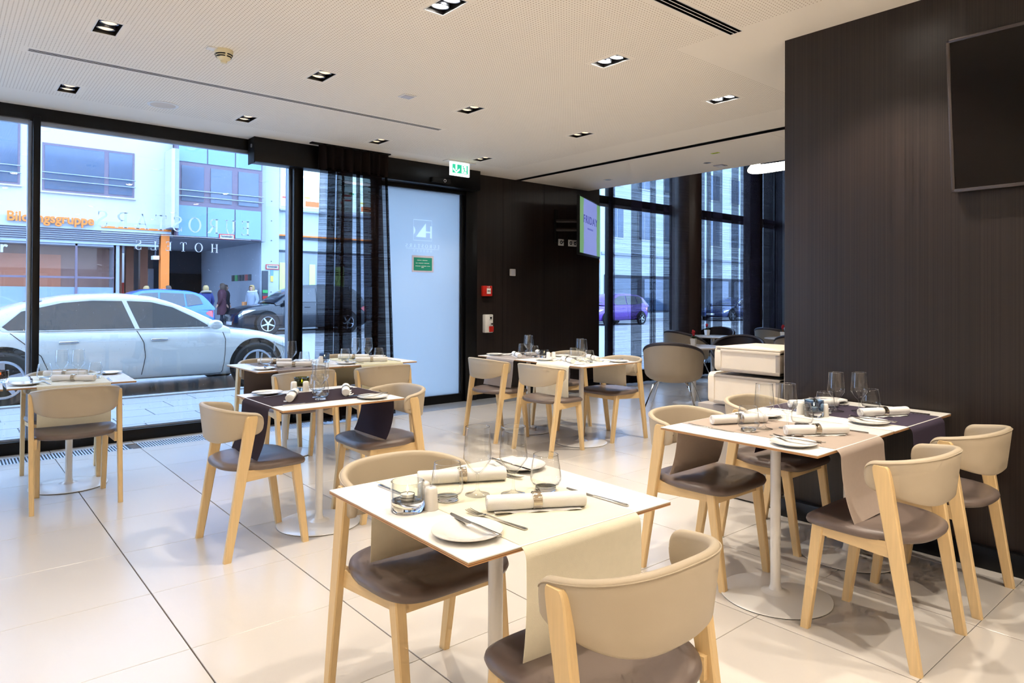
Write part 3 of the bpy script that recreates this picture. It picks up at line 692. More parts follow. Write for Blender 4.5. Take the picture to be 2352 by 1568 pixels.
b = MB()
for zz in (.10, -.02): b.tube([(wp.x, wp.y, zz), (wp.x*.45, .14, zz), (-.05, .05, zz)], .026, 6)
obj('arm', b.mesh('arm', mat('arm_steel', srgb(44, 38, 36), .4, metal=.5)), t)
obj('wall_bracket', MB().bbox(-.03, .03, -.012, .012, -.20, .26, .003, M=Matrix.Translation(wp) @ Matrix.Rotation(-ang, 4, 'Z')).mesh('wbk', M['blackmat'], 40), t)
# ---- large switched-off television on the right wall
t = thing('wall_television', 'large switched-off television on the dark right wall', 'television', (3.80, .53, 2.185)); t.rotation_euler = (0, R(-6.2), 0)
HW, HH = .623, .368
obj('panel', MB().bbox(-.02, .045, -HW+.005, HW-.005, -HH+.005, HH-.005, .006).mesh('pn', M['blackmat'], 40), t)
b = MB(); e = .016
b.bbox(-.026, .03, -HW, HW, -HH, -HH+e, .003); b.bbox(-.026, .03, -HW, HW, HH-e, HH, .003); b.bbox(-.026, .03, -HW, -HW+e, -HH, HH, .003); b.bbox(-.026, .03, HW-e, HW, -HH, HH, .003)
obj('bezel', b.mesh('bz', M['bezel'], 40), t)
obj('screen', boxm('sc', M['screen'], -.0225, -.019, -HW+e, HW-e, -HH+e, HH-e), t)
obj('wall_mount', boxm('wm', M['blackmat'], .045, .075, -.2, .2, -.15, .15), t)
# ================================================================== CURTAINS
def folds(x0, x1, y, z0, z1, n, amp, seed, flare=None, nz=14, sub=8, ovl=0.0):
    rnd = random.Random(seed); pts = []
    cuts = [0]; 
    for k in range(n): cuts.append(cuts[-1]+rnd.uniform(.5, 1.5))
    cuts = [c/cuts[-1] for c in cuts]
    ph = [rnd.uniform(.55, 1.25) for _ in range(n+1)]; lean = [rnd.uniform(-.35, .55) for _ in range(n+1)]
    us = []
    for k in range(n):
        for q in range(sub): us.append((k, q/sub))
    us.append((n-1, 1.0))
    rings = []
    for iz in range(nz+1):
        t_ = iz/nz; row = []
        for k, q in us:
            u = cuts[k]+(cuts[k+1]-cuts[k])*q
            a = amp*(ph[k]*(1-q)+ph[k+1]*q)*(.65+.35*(1-t_))
            ov = ovl*lean[k]*(cuts[k+1]-cuts[k])*sin(2*PI*q)*.8     # folds overlap themselves
            xa, xb = x0, x1
            if flare: xa, xb = x0+flare[0]*(1-t_), x1+flare[1]*(1-t_)
            row.append((xa+(xb-xa)*min(max(u+ov, 0), 1), y+a*sin(2*PI*q), z0+(z1-z0)*t_))
        rings.append(row)
    return MB().loft(rings, False, False)
M['sheer'] = sheer('black_sheer_cloth', srgb(40, 30, 28), .42, .74, .005)
M['sheerfold'] = sheer('black_sheer_gathered', srgb(34, 26, 25), .84, .97, .005)
M['sheer2'] = sheer('lounge_sheer_cloth', srgb(44, 38, 44), .20, .44, .008)
M['sheer2fold'] = sheer('lounge_sheer_gathered', srgb(44, 38, 46), .66, .86, .008)
M['opaque'] = mat('black_cloth', srgb(30, 24, 23), .9, spec=.1, var=.2, stretch=(1, 1, 60), scale=5)
t = thing('door_curtain', 'black sheer curtain bundle hanging beside the frosted door', 'curtain', (0, 0, 0))
CA, CB, FA, FB = 2.95, 3.71, -.06, .11
obj('cloth', folds(CA, CB, 6.50, .02, 2.60, 9, .03, 5, (FA, FB)).mesh('cloth', M['sheer'], 60, fix=False), t)
for q, (u0, u1, yy, l_) in enumerate(((.095, .205, 6.47, 0), (.22, .33, 6.46, -.015), (.30, .46, 6.475, -.02), (.505, .56, 6.46, 0), (.60, .76, 6.46, .005), (.72, .905, 6.47, .0), (.965, 1.0, 6.475, .0))):
    a, c = CA+(CB-CA)*u0, CA+(CB-CA)*u1
    fl_ = (FA+(FB-FA)*u0+l_, FA+(FB-FA)*u1+l_)
    obj('gathered_fold', folds(a, c, yy, .02, 2.60, 2, .022, 60+q, fl_, sub=8).mesh('gf', M['sheerfold'], 60, fix=False), t)
obj('heading_band', folds(CA-.02, CB+.02, 6.49, 2.58, CZ-.012, 9, .05, 5).mesh('head', M['opaque'], 60, fix=False), t)
t = thing('curtain_track', 'black curtain track on the ceiling above the door curtain', 'curtain track', (0, 0, 0))
obj('rail', boxm('rail', M['blackmat'], 2.85, 3.75, 6.47, 6.53, CZ-.012, CZ), t)
DARK = [(7.30, 7.43), (7.79, 8.04), (8.23, 8.37), (8.56, 8.78), (9.41, 9.66), (9.72, 9.83), (9.90, 10.18), (10.46, 10.68), (10.74, 11.05), (11.06, 11.40), (11.52, 11.86), (11.95, 12.2)]
for k, (a, c, n, sd, lab) in enumerate(((7.30, 8.90, 7, 21, 'nearest the swivelled television'), (8.91, 10.72, 8, 22, 'in the middle of the lounge window'), (10.73, 12.5, 7, 23, 'at the far right of the lounge window'))):
    t = thing('lounge_curtain', 'dark sheer lounge curtain panel '+lab, 'curtain', (0, 0, 0), 0, 'lounge curtains')
    obj('cloth', folds(a, c, 6.52, .03, 4.18, n, .012, sd, sub=10).mesh('cl', M['sheer2'], 60, fix=False), t)
    for q, (d0, d1) in enumerate(DARK):
        if a <= d0 < c: obj('gathered_fold', folds(d0, min(d1, c), 6.49, .03, 4.18, 3, .014, sd*7+q, sub=6).mesh('of', M['sheer2fold'], 60, fix=False), t)
    obj('hem', folds(a, c, 6.52, .03, .16, n, .013, sd, sub=10, nz=1).mesh('hem', M['opaque'], 60, fix=False), t)
# ================================================================== BUFFET UNIT (behind the wall corner)
t = thing('bread_station', 'cream two-tier bin unit standing behind the dark wall corner', 'serving unit', (3.92, 2.1, 0))
obj('cabinet', MB().bbox(.05, .62, .02, .62, .08, .58, .006).mesh('cab', M['unitgrey'], 40), t)
obj('plinth', boxm('pl', M['unitgrey'], .0, .62, .0, .60, .012, .075), t)
obj('post', MB().bbox(.0, .02, -.046, -.026, 0, 1.02, .003).mesh('post', M['unit'], 40), t)
def rounded_panel(y0, y1, x0, x1, z0, z1, r=.035):
    pts = []
    for cx, cz, a0 in ((x0+r, z0+r, 180), (x1-.003, z0+.003, 270), (x1-.003, z1-.003, 0), (x0+r, z1-r, 90)):
        rr = r if cx == x0+r else .003
        for q in range(7):
            a = R(a0+90*q/6); pts.append((cx+rr*cos(a), cz+rr*sin(a)))
    return MB().prism(pts, y0, y1, Matrix(((1, 0, 0, 0), (0, 0, 1, 0), (0, 1, 0, 0), (0, 0, 0, 1)))).mesh('pan', M['unit'], 40)
for nm, x0, z0, z1, y1 in (('lower_bin', 0, .60, .80, .46), ('upper_bin', .0, .815, .968, .41)):
    bn = obj(nm, boxm('front', M['unit'], x0+.004, x0+.5, .03, y1, z0+.018, z1-.022), t)
    obj('end_panel', rounded_panel(y1, y1+.045, x0, x0+.5, z0, z1), bn)
    obj('top_ledge', MB().bbox(x0-.004, x0+.5, .0, y1, z1-.026, z1-.008, .003).mesh('tl', M['unitgrey'] if nm == 'lower_bin' else M['unit'], 40), bn)
    obj('bottom_ledge', MB().bbox(x0-.004, x0+.5, .0, y1, z0, z0+.020, .003).mesh('bl', M['unitgrey'], 40), bn)
    obj('side_frame', MB().bbox(x0, x0+.5, .0, .03, z0, z1-.01, .003).mesh('sf', M['unitgrey'], 40), bn)
obj('lid', MB().bbox(.0, .5, -.002, .45, .962, .974, .004).mesh('lid', M['unit'], 40), t)
# ================================================================== LOUNGE
def tub_chair_spec():
    nth, nv = 40, 10; rings = []
    W, D = .30, .29
    outer = []; innr = []
    def shell(off):
        rows = []
        for iv_ in range(nv+1):
            v = iv_/nv; row = []
            for k in range(nth):
                a = 2*PI*k/nth; back = .5-.5*sin(a)      # 1 at the back (-y)
                top = .40+.39*back**.55+.0*v
                low = .35
                rr = (math.sin(min(v*1.7, 1)*PI/2))**.55
                z = low+(top-low)*(v**1.9)
                x = (W-off)*rr*(1+.10*v)*cos(a); y = (D-off)*rr*(1+.10*v)*sin(a)-.02*back*v
                row.append((x, y, z+off*(1-v)*1.2))
            rows.append(row)
        return rows
    o = shell(0); i_ = shell(.03)
    sh = MB().loft(o, True, False).mesh('shell', M['tub'], 60)
    inn = MB().loft(i_, True, False).mesh('lining', M['tubpad'], 60)
    rim = MB().tube([Vector(o[-1][k])*.5+Vector(i_[-1][k])*.5+Vector((0, 0, .004)) for k in range(nth)]+[Vector(o[-1][0])*.5+Vector(i_[-1][0])*.5+Vector((0, 0, .004))], .023, 8, cap=False).mesh('rim', M['tubpad'], 60)
    cush = MB().lathe([(0, .455), (.16, .46), (.22, .448), (.235, .43), (.225, .412), (0, .41)], 32).mesh('cushion', M['tubpad'], 60)
    sp = [('shell', sh), ('lining', inn), ('rim_padding', rim), ('seat_cushion', cush)]
    for sx in (-1, 1):
        for sy in (-1, 1):
            sp.append(('leg', MB().tube([(sx*.05, sy*.05, .372), (sx*.15, sy*.13, .365), (sx*.19, sy*.17, .33), (sx*.30, sy*.27, 0)], .0085, 8).mesh('leg', M['chrome'])))
    return sp
TUB = tub_chair_spec()
for x, y, rz, lab in ((6.28, 4.62, -62, 'taupe tub chair with chrome legs, backing onto the dining area'),
                      (8.55, 6.05, -100, 'tub chair beside the round column, behind the nearest lounge table'),
                      (7.75, 4.72, 110, 'dark-lined tub chair facing the camera across the nearest lounge table'),
                      (9.66, 6.32, 100, 'dark-lined tub chair at the far side of the second lounge table'),
                      (8.85, 4.45, -75, 'tub chair just above the white bin unit'),
                      (10.6, 5.75, -95, 'tub chair behind the one above the bin unit'),
                      (12.0, 5.6, 90, 'farthest tub chair at the dark wall edge')):
    build(TUB, thing('tub_chair', lab, 'chair', (x, y, 0), R(rz), 'lounge tub chairs'))
def round_table_spec():
    top = MB().lathe([(0, .70), (.365, .70), (.375, .695), (.372, .688), (.34, .680), (0, .680)], 56).mesh('tt', M['stonetop'])
    return [('table_top', top), ('pole', MB().cyl(.03, .02, .68, 24).mesh('p', M['enamel'])), ('base', MB().lathe([(0, .03), (.05, .03), (.07, .018), (.25, .008), (.25, 0), (0, 0)], 48).mesh('bs', M['enamel']))]
RT = round_table_spec()
pot = MB().lathe([(0, 0), (.036, 0), (.046, .085), (.042, .085), (.036, .07), (0, .07)], 4, xf(rz=PI/4)).mesh('pot', M['porcelain'], 20)
def plant_meshes(seed):
    rnd = random.Random(seed); b = MB()
    for k in range(22):
        a = rnd.uniform(0, 2*PI); l = rnd.uniform(.03, .06); wd = rnd.uniform(.008, .014); z = .08+rnd.uniform(0, .02)
        d = Vector((cos(a), sin(a), rnd.uniform(.0, .7))).normalized(); s_ = Vector((-sin(a), cos(a), 0))
        p0 = Vector((0, 0, z)); p1 = p0+d*l*.5; p2 = p0+d*l
        b.add([p0, p1+s_*wd, p2, p1-s_*wd, p1+Vector((0, 0, .004))], [(0, 1, 4), (1, 2, 4), (2, 3, 4), (3, 0, 4)])
    fl = MB(); 
    for k in range(8):
        a = rnd.uniform(0, 2*PI); z = rnd.uniform(.13, .18); q = rnd.uniform(.004, .014)
        fl.lathe([(0, -.018), (.010, -.012), (.014, 0), (.009, .012), (0, .016)], 8, xf((q*cos(a), q*sin(a), z), rx=rnd.uniform(-.5, .5)))
    fl.tube([(0, 0, .08), (0, 0, .14)], .003, 6)
    return b.mesh('leaves', M['leaf'], 0), fl.mesh('blossom', M['redflower'], 50)
for k, (x, y, px_, py_, lab) in enumerate(((7.07, 4.90, 7.19, 4.99, 'nearest round lounge table'), (9.15, 6.00, 9.30, 6.20, 'second round lounge table by the column'), (11.4, 5.90, 11.5, 6.05, 'farthest round lounge table'), (9.62, 4.98, 9.70, 5.15, 'lounge table at the wall edge'))):
    t = thing('round_table', 'pale '+lab, 'table', (x, y, 0), 0, 'round lounge tables'); build(RT, t)
    p = thing('potted_flower', 'red flower in a white square pot on the '+lab, 'potted plant', (px_, py_, .70), .3+k, 'red pot flowers')
    lv, fl = plant_meshes(30+k)
    obj('pot', pot, p); obj('leaves', lv, p); obj('blossom', fl, p)
# ================================================================== DINING CHAIRS
def chair_spec():
    # seat cushion: plan outline with soft corners, waterfall front
    n = 56; rings = []
    def outline(sc_, z, drop=0.0):
        out = []
        for k in range(n):
            a = 2*PI*k/n; c, s = cos(a), sin(a); e = 2/4.6 if s > 0 else 2/2.9
            x = abs(c)**e*(1 if c > 0 else -1); y = abs(s)**e*(1 if s > 0 else -1)
            wd = .238-.030*max(-y, 0)-.006*max(y, 0)
            X, Y = x*wd*sc_, (.005+y*.218)*sc_
            zz = z-.010*max(0, (Y-.10)/.12)**2-.012*drop*(1-abs(X)/.24)
            out.append((X, Y, zz))
        return out
    for sc_, z, d in ((.80, .419, 0), (.94, .420, 0), (.985, .426, 0), (1.0, .436, 0), (.988, .447, .2), (.93, .456, .5), (.80, .459, .8), (.45, .459, 1), (.12, .459, 1)):
        rings.append(outline(sc_, z, d))
    seat = MB().loft(rings).mesh('seat', M['seat'], 60)
    # backrest: U-shaped padded shell
    a_, b_, y0, ex = .228, .212, -.032, 2.7
    nth = 44; rings = []; seam = []
    path = []
    for k in range(nth+1):
        th = PI*k/nth; c, s = cos(th), sin(th)
        path.append((a_*abs(c)**(2/ex)*(1 if c > 0 else -1), -b_*abs(s)**(2/ex), s))
    # arc length from ends
    acc = [0]
    for k in range(nth): acc.append(acc[-1]+math.hypot(path[k+1][0]-path[k][0], path[k+1][1]-path[k][1]))
    tot = acc[-1]
    # resample evenly with dense ends
    ss = [0, .002, .006, .012, .02, .03, .042]+[.042+(tot-.084)*q/38 for q in range(1, 38)]+[tot-.042, tot-.03, tot-.02, tot-.012, tot-.006, tot-.002, tot]
    def at(s):
        for k in range(nth):
            if acc[k+1] >= s-1e-9:
                f = (s-acc[k])/max(acc[k+1]-acc[k], 1e-9)
                return [path[k][q]*(1-f)+path[k+1][q]*f for q in range(3)]
        return list(path[-1])
    for s in ss:
        x, y, sn = at(s); xa, ya, _ = at(max(s-.004, 0)); xb, yb, _ = at(min(s+.004, tot))
        tx, ty = xb-xa, yb-ya; l = math.hypot(tx, ty) or 1; nx, ny = ty/l, -tx/l
        if nx*x+ny*(y) < 0: nx, ny = -nx, -ny
        dist = min(s, tot-s); r_ = .042
        ins = r_-math.sqrt(max(r_*r_-(r_-min(dist, r_))**2, 0))
        zt = .708+.034*sn-ins*.95; zb = .606-.052*sn**1.2+ins*.95
        th_ = .013*min(1, .35+dist/.02)
        loop = []
        hgt = zt-zb
        for (o, z) in ((1, zb+.010), (1.02, zb+hgt*.3), (1.02, zb+hgt*.7), (1, zt-.010), (.55, zt-.002), (-.25, zt), (-.85, zt-.006), (-1, zt-.018), (-1.02, zb+hgt*.5), (-1, zb+.012), (-.5, zb), (.45, zb)):
            kk = 1-.10*(.735-z)/.18          # leans back: wider at the top
            loop.append((x*(1-(1-kk)*.45)+nx*o*th_, y0+(y)*kk+ny*o*th_, z))
        rings.append(loop); seam.append(Vector(loop[3])+Vector((nx*.0008, ny*.0008, .001)))
    back = MB().loft(rings).mesh('backrest', M['leather'], 60)
    piping = MB().tube(seam[2:-2], .0016, 5).mesh('piping', M['leather'], 60)
    sp = [('seat', seat), ('backrest', back, [('piping', piping)])]
    def beam(p0, p1, w0, w1, t0, t1, capr=False):
        # rectangular tapered bar; w along local y, t along local x
        rings = []; p0, p1 = Vector(p0), Vector(p1)
        st = [0, .33, .66, 1] if not capr else [0, .3, .6, .955, .975, .99, 1.0]
        for f in st:
            p = p0.lerp(p1, f); ww = w0+(w1-w0)*f; tt = t0+(t1-t0)*f
            if capr and f > .96: ww *= {.975: .975, .99: .90, 1.0: .72}[f]
            c = .004; h, g = ww/2, tt/2
            rings.append([(p.x+dx, p.y+dy, p.z) for dx, dy in ((-g+c, -h), (g-c, -h), (g, -h+c), (g, h-c), (g-c, h), (-g+c, h), (-g, h-c), (-g, -h+c))])
        return MB().loft(rings).mesh('leg', M['beech'], 30)
    for sx in (-1, 1):
        sp.append(('leg', beam((sx*.228, -.207, 0), (sx*.2315, -.093, .698), .037, .060, .026, .028, True)))
    for sx in (-1, 1):
        sp.append(('leg', beam((sx*.183, .207, 0), (sx*.187, .150, .418), .033, .044, .030, .036)))
    for sx in (-1, 1):
        x0, x1 = sx*.213, sx*.187; b = MB()
        ring = lambda x, y, z0, z1, t: [(x-t, y, z0), (x+t, y, z0), (x+t, y, z1), (x-t, y, z1)]
        b.loft([ring(x0, -.150, .372, .430, .012), ring((x0+x1)/2, 0, .378, .424, .012), ring(x1, .140, .384, .418, .012)])
        sp.append(('side_rail', b.mesh('rail', wood('beech_rail_y', srgb(226, 194, 142), axis=1) if 'rail_y' not in M else M['rail_y'], 30)))
    sp.append(('front_rail', MB().bbox(-.168, .168, .140, .162, .372, .416, .003).mesh('frail', wood('beech_rail_x', srgb(226, 194, 142), axis=0), 40)))
    return sp
CH = chair_spec()
UP, DN, RT_, LF = 0, PI, -PI/2, PI/2
for x, y, rz, lab in (
    (1.212, 1.100, UP-.01, 'nearest beige chair with its back to the camera, at the front edge of the picture'),
    (1.210, 1.868, DN, 'beige chair tucked behind the nearest table with cream runner'),
    (2.803, 1.090, UP, 'right-hand beige chair in front of the taupe-runner table'),
    (3.455, 1.090, UP, 'beige chair against the black wall, farthest right'),
    (2.828, 1.885, DN, 'beige chair behind the taupe-runner table at the right'),
    (3.490, 1.885, DN, 'beige chair behind the dark-runner table, beside the bin unit'),
    (1.287, 3.630, RT_, 'beige chair at the left side of the dark-runner table mid-room'),
    (2.062, 3.675, LF, 'beige chair at the right side of the dark-runner table mid-room'),
    (.668, 5.058, UP-R(2.5), 'beige chair with its back to the camera at the far-left window table'),
    (.700, 5.785, DN, 'beige chair on the window side of the far-left table'),
    (2.140, 5.060, UP, 'beige chair with its back to the camera at the taupe-runner window table'),
    (2.820, 5.060, UP-R(3), 'beige chair with its back to the camera at the pale-runner window table'),
    (2.190, 5.800, DN, 'beige chair on the window side of the taupe-runner window table'),
    (2.910, 5.800, DN, 'beige chair in front of the black curtain at the window table'),
    (3.975, 4.190, RT_, 'beige chair at the left of the cream-runner table before the lounge'),
    (3.975, 4.894, RT_, 'beige chair nearest the frosted door at the grey-runner table'),
    (4.790, 4.210, LF, 'beige chair at the right of the cream-runner table, next to the tub chair'),
    (4.800, 4.920, LF, 'beige chair half hidden behind the grey-runner table at the dark wall')):
    build(CH, thing('dining_chair', lab, 'chair', (x, y, 0), rz, 'beige dining chairs'))

# ================================================================== DINING TABLES
TZ = .722; HS = .35
def table_spec():
    b = MB(); b.bbox(-HS, HS, -HS, HS, TZ-.0035, TZ, .0012, 2); top = b.mesh('lam', M['laminate'], 40)
    rings = []
    for s, z in ((HS-.020, TZ-.0135), (HS-.004, TZ-.0125), (HS-.0004, TZ-.0115), (HS-.0004, TZ-.0035)):
        rings.append([(-s, -s, z), (s, -s, z), (s, s, z), (-s, s, z)])
    edge = MB().loft(rings).mesh('edge', M['ply'], 20)
    pole = MB().lathe([(.0215, TZ-.0135), (.0215, .06), (.0225, .045), (.028, .030), (.045, .0205), (.06, .018)], 32).mesh('pole', M['enamel'])
    base = MB().lathe([(0, .018), (.06, .018), (.15, .0135), (.212, .0095), (.230, .0065), (.231, .004), (.225, .003)], 64).mesh('base', M['enamel'])
    rim = MB().lathe([(0, .0035), (.226, .0035), (.226, 0), (0, 0)], 64).mesh('rim', M['rubber'])
    br = MB(); br.bbox(-.10, .10, -.03, .03, TZ-.0225, TZ-.013, .002); br.bbox(-.03, .03, -.10, .10, TZ-.0225, TZ-.013, .002)
    return [('table_top', top, [('plywood_edge', edge)]), ('pole', pole), ('base', base, [('floor_ring', rim)]), ('bracket', br.mesh('br', M['blackmat'], 40))]
TB = table_spec()
def runner_mesh(m, hang0, hang1, curl0, curl1, wd=.20):
    prof = []; z = TZ+.0016; r = .030
    def side(sg, hang, curl):
        o = []; e = HS+.016
        for k in range(9):
            a = R(90*k/8); o.append((sg*(e-r+(r)*sin(a)+.002*k/8), z-r*(1-cos(a))))
        for k in range(1, 11):
            f = k/10; dz = (hang-r)*f
            o.append((sg*(e+.002+curl*f**2.4+.003*sin(PI*f)), z-r-dz))
        return o
    L_ = side(-1, hang0, curl0); R_ = side(1, hang1, curl1)
    prof = list(reversed(L_))+[(-.2, z), (0, z), (.2, z)]+R_
    rings = []
    for x in (-wd, -wd*.5, 0, wd*.5, wd):
        rings.append([(x, y, zz) for y, zz in prof])
    top = rings; b = MB(); k = len(prof); n = len(rings); th = .0012
    vs_ = [p for r_ in rings for p in r_]
    # thickness along the profile normal
    low = []
    for x in (-wd, -wd*.5, 0, wd*.5, wd):
        for i, (y, zz) in enumerate(prof):
            a = prof[max(i-1, 0)]; c = prof[min(i+1, k-1)]; dy, dz = c[0]-a[0], c[1]-a[1]; l = math.hypot(dy, dz)
            low.append((x, y+dz/l*th, zz-dy/l*th))
    fs = []
    for i in range(n-1):
        for q in range(k-1):
            fs.append((i*k+q, i*k+q+1, (i+1)*k+q+1, (i+1)*k+q)); o = n*k
            fs.append((o+i*k+q, o+(i+1)*k+q, o+(i+1)*k+q+1, o+i*k+q+1))
    o = n*k
    for q in range(k-1):
        fs.append((q, o+q, o+q+1, q+1)); e = (n-1)*k; fs.append((e+q, e+q+1, o+e+q+1, o+e+q))
    for i in range(n-1):
        fs.append((i*k, (i+1)*k, o+(i+1)*k, o+i*k)); fs.append((i*k+k-1, o+i*k+k-1, o+(i+1)*k+k-1, (i+1)*k+k-1))
    b.add(vs_+low, fs); return b.mesh('runner', m, 50)

# ------------------------------------------------------------------ tableware
def wine_spec():
    bowl = [(.0045, .058), (.010, .062), (.026, .080), (.0398, .1015), (.0412, .106), (.0405, .120), (.0375, .160), (.0352, .195), (.0345, .1955), (.0368, .160), (.0397, .120), (.0402, .107), (.0375, .1005), (.023, .081), (.009, .066), (0, .064)]
    foot = [(0, .0), (.034, .0), (.0362, .0015), (.034, .003), (.018, .006), (.008, .011), (.0045, .020), (.0038, .035), (.0042, .050), (.0062, .060), (.0, .064)]
    return [('rim', MB().lathe([(.0345+.0009*cos(2*PI*q/6), .1956+.0009*sin(2*PI*q/6)) for q in range(6)], 40, closed=True).mesh('rim', M['rimglass'], 60)), ('bowl', MB().lathe(bowl, 40).mesh('bowl', M['glass'], 28)), ('stem', MB().lathe(foot, 32).mesh('stem', M['glassfoot'], 60))]
def tumbler_spec():
    p = [(.030, .012), (.040, .018), (.0455, .030), (.0458, .042), (.042, .072), (.0365, .104), (.0357, .1045), (.0412, .072), (.0448, .042), (.0444, .031), (.039, .021), (.028, .017), (0, .016)]
    q = [(0, 0), (.028, 0), (.0305, .002), (.031, .007), (.030, .012), (0, .016)]
    return [('rim', MB().lathe([(.0361+.0009*cos(2*PI*q_/6), .1046+.0009*sin(2*PI*q_/6)) for q_ in range(6)], 40, closed=True).mesh('rim', M['rimglass'], 60)), ('glass_wall', MB().lathe(p, 40).mesh('wall', M['glass'], 60)), ('glass_base', MB().lathe(q, 40).mesh('base', M['glassbase'], 60))]
def plate_spec():
    p = [(0, .004), (.030, .004), (.050, .005), (.056, .008), (.084, .0145), (.0865, .0155), (.0865, .0135), (.060, .004), (.048, 0), (0, 0)]
    return [('plate_body', MB().lathe(p, 56).mesh('plate', M['porcelain'], 50))]
def napkin_spec():
    n = 28; rings = []; L_ = .135
    for x, s in ((-L_, .55), (-L_, .80), (-L_, .95), (-L_+.004, 1), (-.06, 1.0), (-.02, .97), (0, .95), (.02, .97), (.06, 1.0), (L_-.004, 1.0), (L_, .96), (L_, .8), (L_, .55)):
        rings.append([(x, .0225*s*cos(2*PI*k/n)*(1+.04*sin(3*2*PI*k/n)), .0215+.0205*s*sin(2*PI*k/n)) for k in range(n)])
    roll = MB().loft(rings).mesh('roll', M['napkin'], 50)
    fl = MB(); rr = []
    for k in range(15):
        x = -.118+.236*k/14; wv = .004*sin(k*1.1)+(.012*max(0, 1-k/3))
        rr.append([(x, -.016, .0030), (x, -.024-wv, .0016+.3*wv), (x, -.030-wv*1.2, .0012+.9*wv), (x, -.030-wv*1.2, .0002+.9*wv), (x, -.024-wv, .0003+.3*wv), (x, -.016, .0002)])
    flap = fl.loft(rr).mesh('flap', M['napkin'], 60)
    spi = []
    for e in (-1, 1):
        pts = [(e*(L_+.0004), (.004+.0145*q/34)*cos(q*.62), .0215+(.004+.0145*q/34)*sin(q*.62)) for q in range(35)]
        spi.append(MB().tube(pts, .0013, 5).mesh('spiral', M['napkin'], 60))
    ring = MB().lathe([(.0226, -.0115), (.0240, -.012), (.0246, -.010), (.0240, -.008), (.0240, .008), (.0246, .010), (.0240, .012), (.0226, .0115)], 40, xf((0, 0, .0222), ry=PI/2), closed=True).mesh('ring', M['ring'], 40)
    return [('rolled_cloth', roll, [('folded_end', spi[0]), ('folded_end', spi[1])]), ('loose_flap', flap), ('napkin_ring', ring)]
def knife_spec(L_):
    hb = L_*.53; b = MB(); rings = []
    for f, wd, th in ((0, .0052, .0026), (.03, .0062, .0034), (.3, .0056, .0032), (.8, .0046, .0030), (1, .0040, .0026)):
        y = -L_/2+hb*f; rings.append([(-wd, y, .0006), (wd, y, .0006), (wd, y, .0006+th), (wd*.5, y, .0012+th*1.2), (-wd*.5, y, .0012+th*1.2), (-wd, y, .0006+th)])
    hd = b.loft(rings).mesh('handle', M['steel'], 30)
    b = MB(); rings = []
    for f, a, c in ((0, -.004, .0042), (.12, -.0085, .0045), (.5, -.0095, .0052), (.8, -.0075, .0056), (.94, -.003, .0056), (1, .002, .0046)):
        y = -L_/2+hb+(L_-hb)*f; rings.append([(a, y, .0008), (c, y, .0012), (c, y, .0026), (a, y, .0014)])
    return [('handle', hd), ('blade', b.loft(rings).mesh('blade', M['steel'], 30))]
def fork_spec(L_):
    b = MB(); rings = []
    for f, wd, z, th in ((0, .0062, .0006, .0022), (.05, .0064, .0008, .0022), (.35, .0042, .002, .0022), (.62, .0030, .006, .0022), (.70, .0060, .005, .002), (.76, .0112, .003, .0018)):
        y = -L_/2+L_*f; rings.append([(-wd, y, z), (wd, y, z), (wd, y, z+th), (-wd, y, z+th)])
    hd = b.loft(rings).mesh('handle', M['steel'], 30); sp = [('handle', hd)]
    for q in (-1.5, -.5, .5, 1.5):
        rings = []
        for f, z in ((.755, .003), (.82, .0022), (.92, .004), (1, .0075)):
            y = -L_/2+L_*f; x = q*.0062; wd = .0018 if f < 1 else .0009; rings.append([(x-wd, y, z), (x+wd, y, z), (x+wd, y, z+.0016), (x-wd, y, z+.0016)])
        sp.append(('tine', MB().loft(rings).mesh('tine', M['steel'], 30)))
    return sp
WG, TG, PL, NP, KN, BK, FK = wine_spec(), tumbler_spec(), plate_spec(), napkin_spec(), knife_spec(.232), knife_spec(.212), fork_spec(.205)
def candle_spec(cm):
    gm = M['cg_'+cm]
    wall = MB().lathe([(.0435, .028), (.0445, .034), (.0445, .079), (.0415, .0795), (.0405, .078), (.0405, .036), (.036, .031), (0, .030)], 40).mesh('cw', gm, 50)
    bs = MB().lathe([(0, 0), (.040, 0), (.0435, .003), (.0435, .028), (0, .0295)], 40).mesh('cb', M['glassbase'], 50)
    cup = MB().lathe([(0, .0305), (.019, .0305), (.0195, .032), (.0195, .046), (.0185, .046), (.018, .044)], 28).mesh('cup', M['steel'], 40)
    wx = MB().lathe([(0, .0445), (.018, .044), (.018, .032), (0, .032)], 28).mesh('wax', M['wax'], 40)
    wick = MB().tube([(0, 0, .044), (.0005, 0, .052)], .0008, 6).mesh('wick', M['blackmat'])
    fl = MB().lathe([(0, .050), (.0025, .053), (.0032, .057), (.002, .063), (0, .070)], 14).mesh('flame', M['flame'], 60)
    return [('glass_wall', wall), ('glass_base', bs), ('tea_light', cup, [('wax', wx), ('wick', wick), ('flame', fl)])]
CD = {k: candle_spec(k) for k in ('clear', 'green', 'blue', 'smoke', 'amber')}
SH = [('shaker_body', MB().lathe([(0, 0), (.0185, 0), (.0195, .003), (.0178, .045), (.0170, .056), (.013, .0615), (0, .063)], 28).mesh('sh', M['porcelain'], 50)),
      ('shaker_holes', MB().lathe([(0, .0636), (.004, .0634), (.004, .0625)], 10).mesh('shh', M['unitgrey'], 50))]

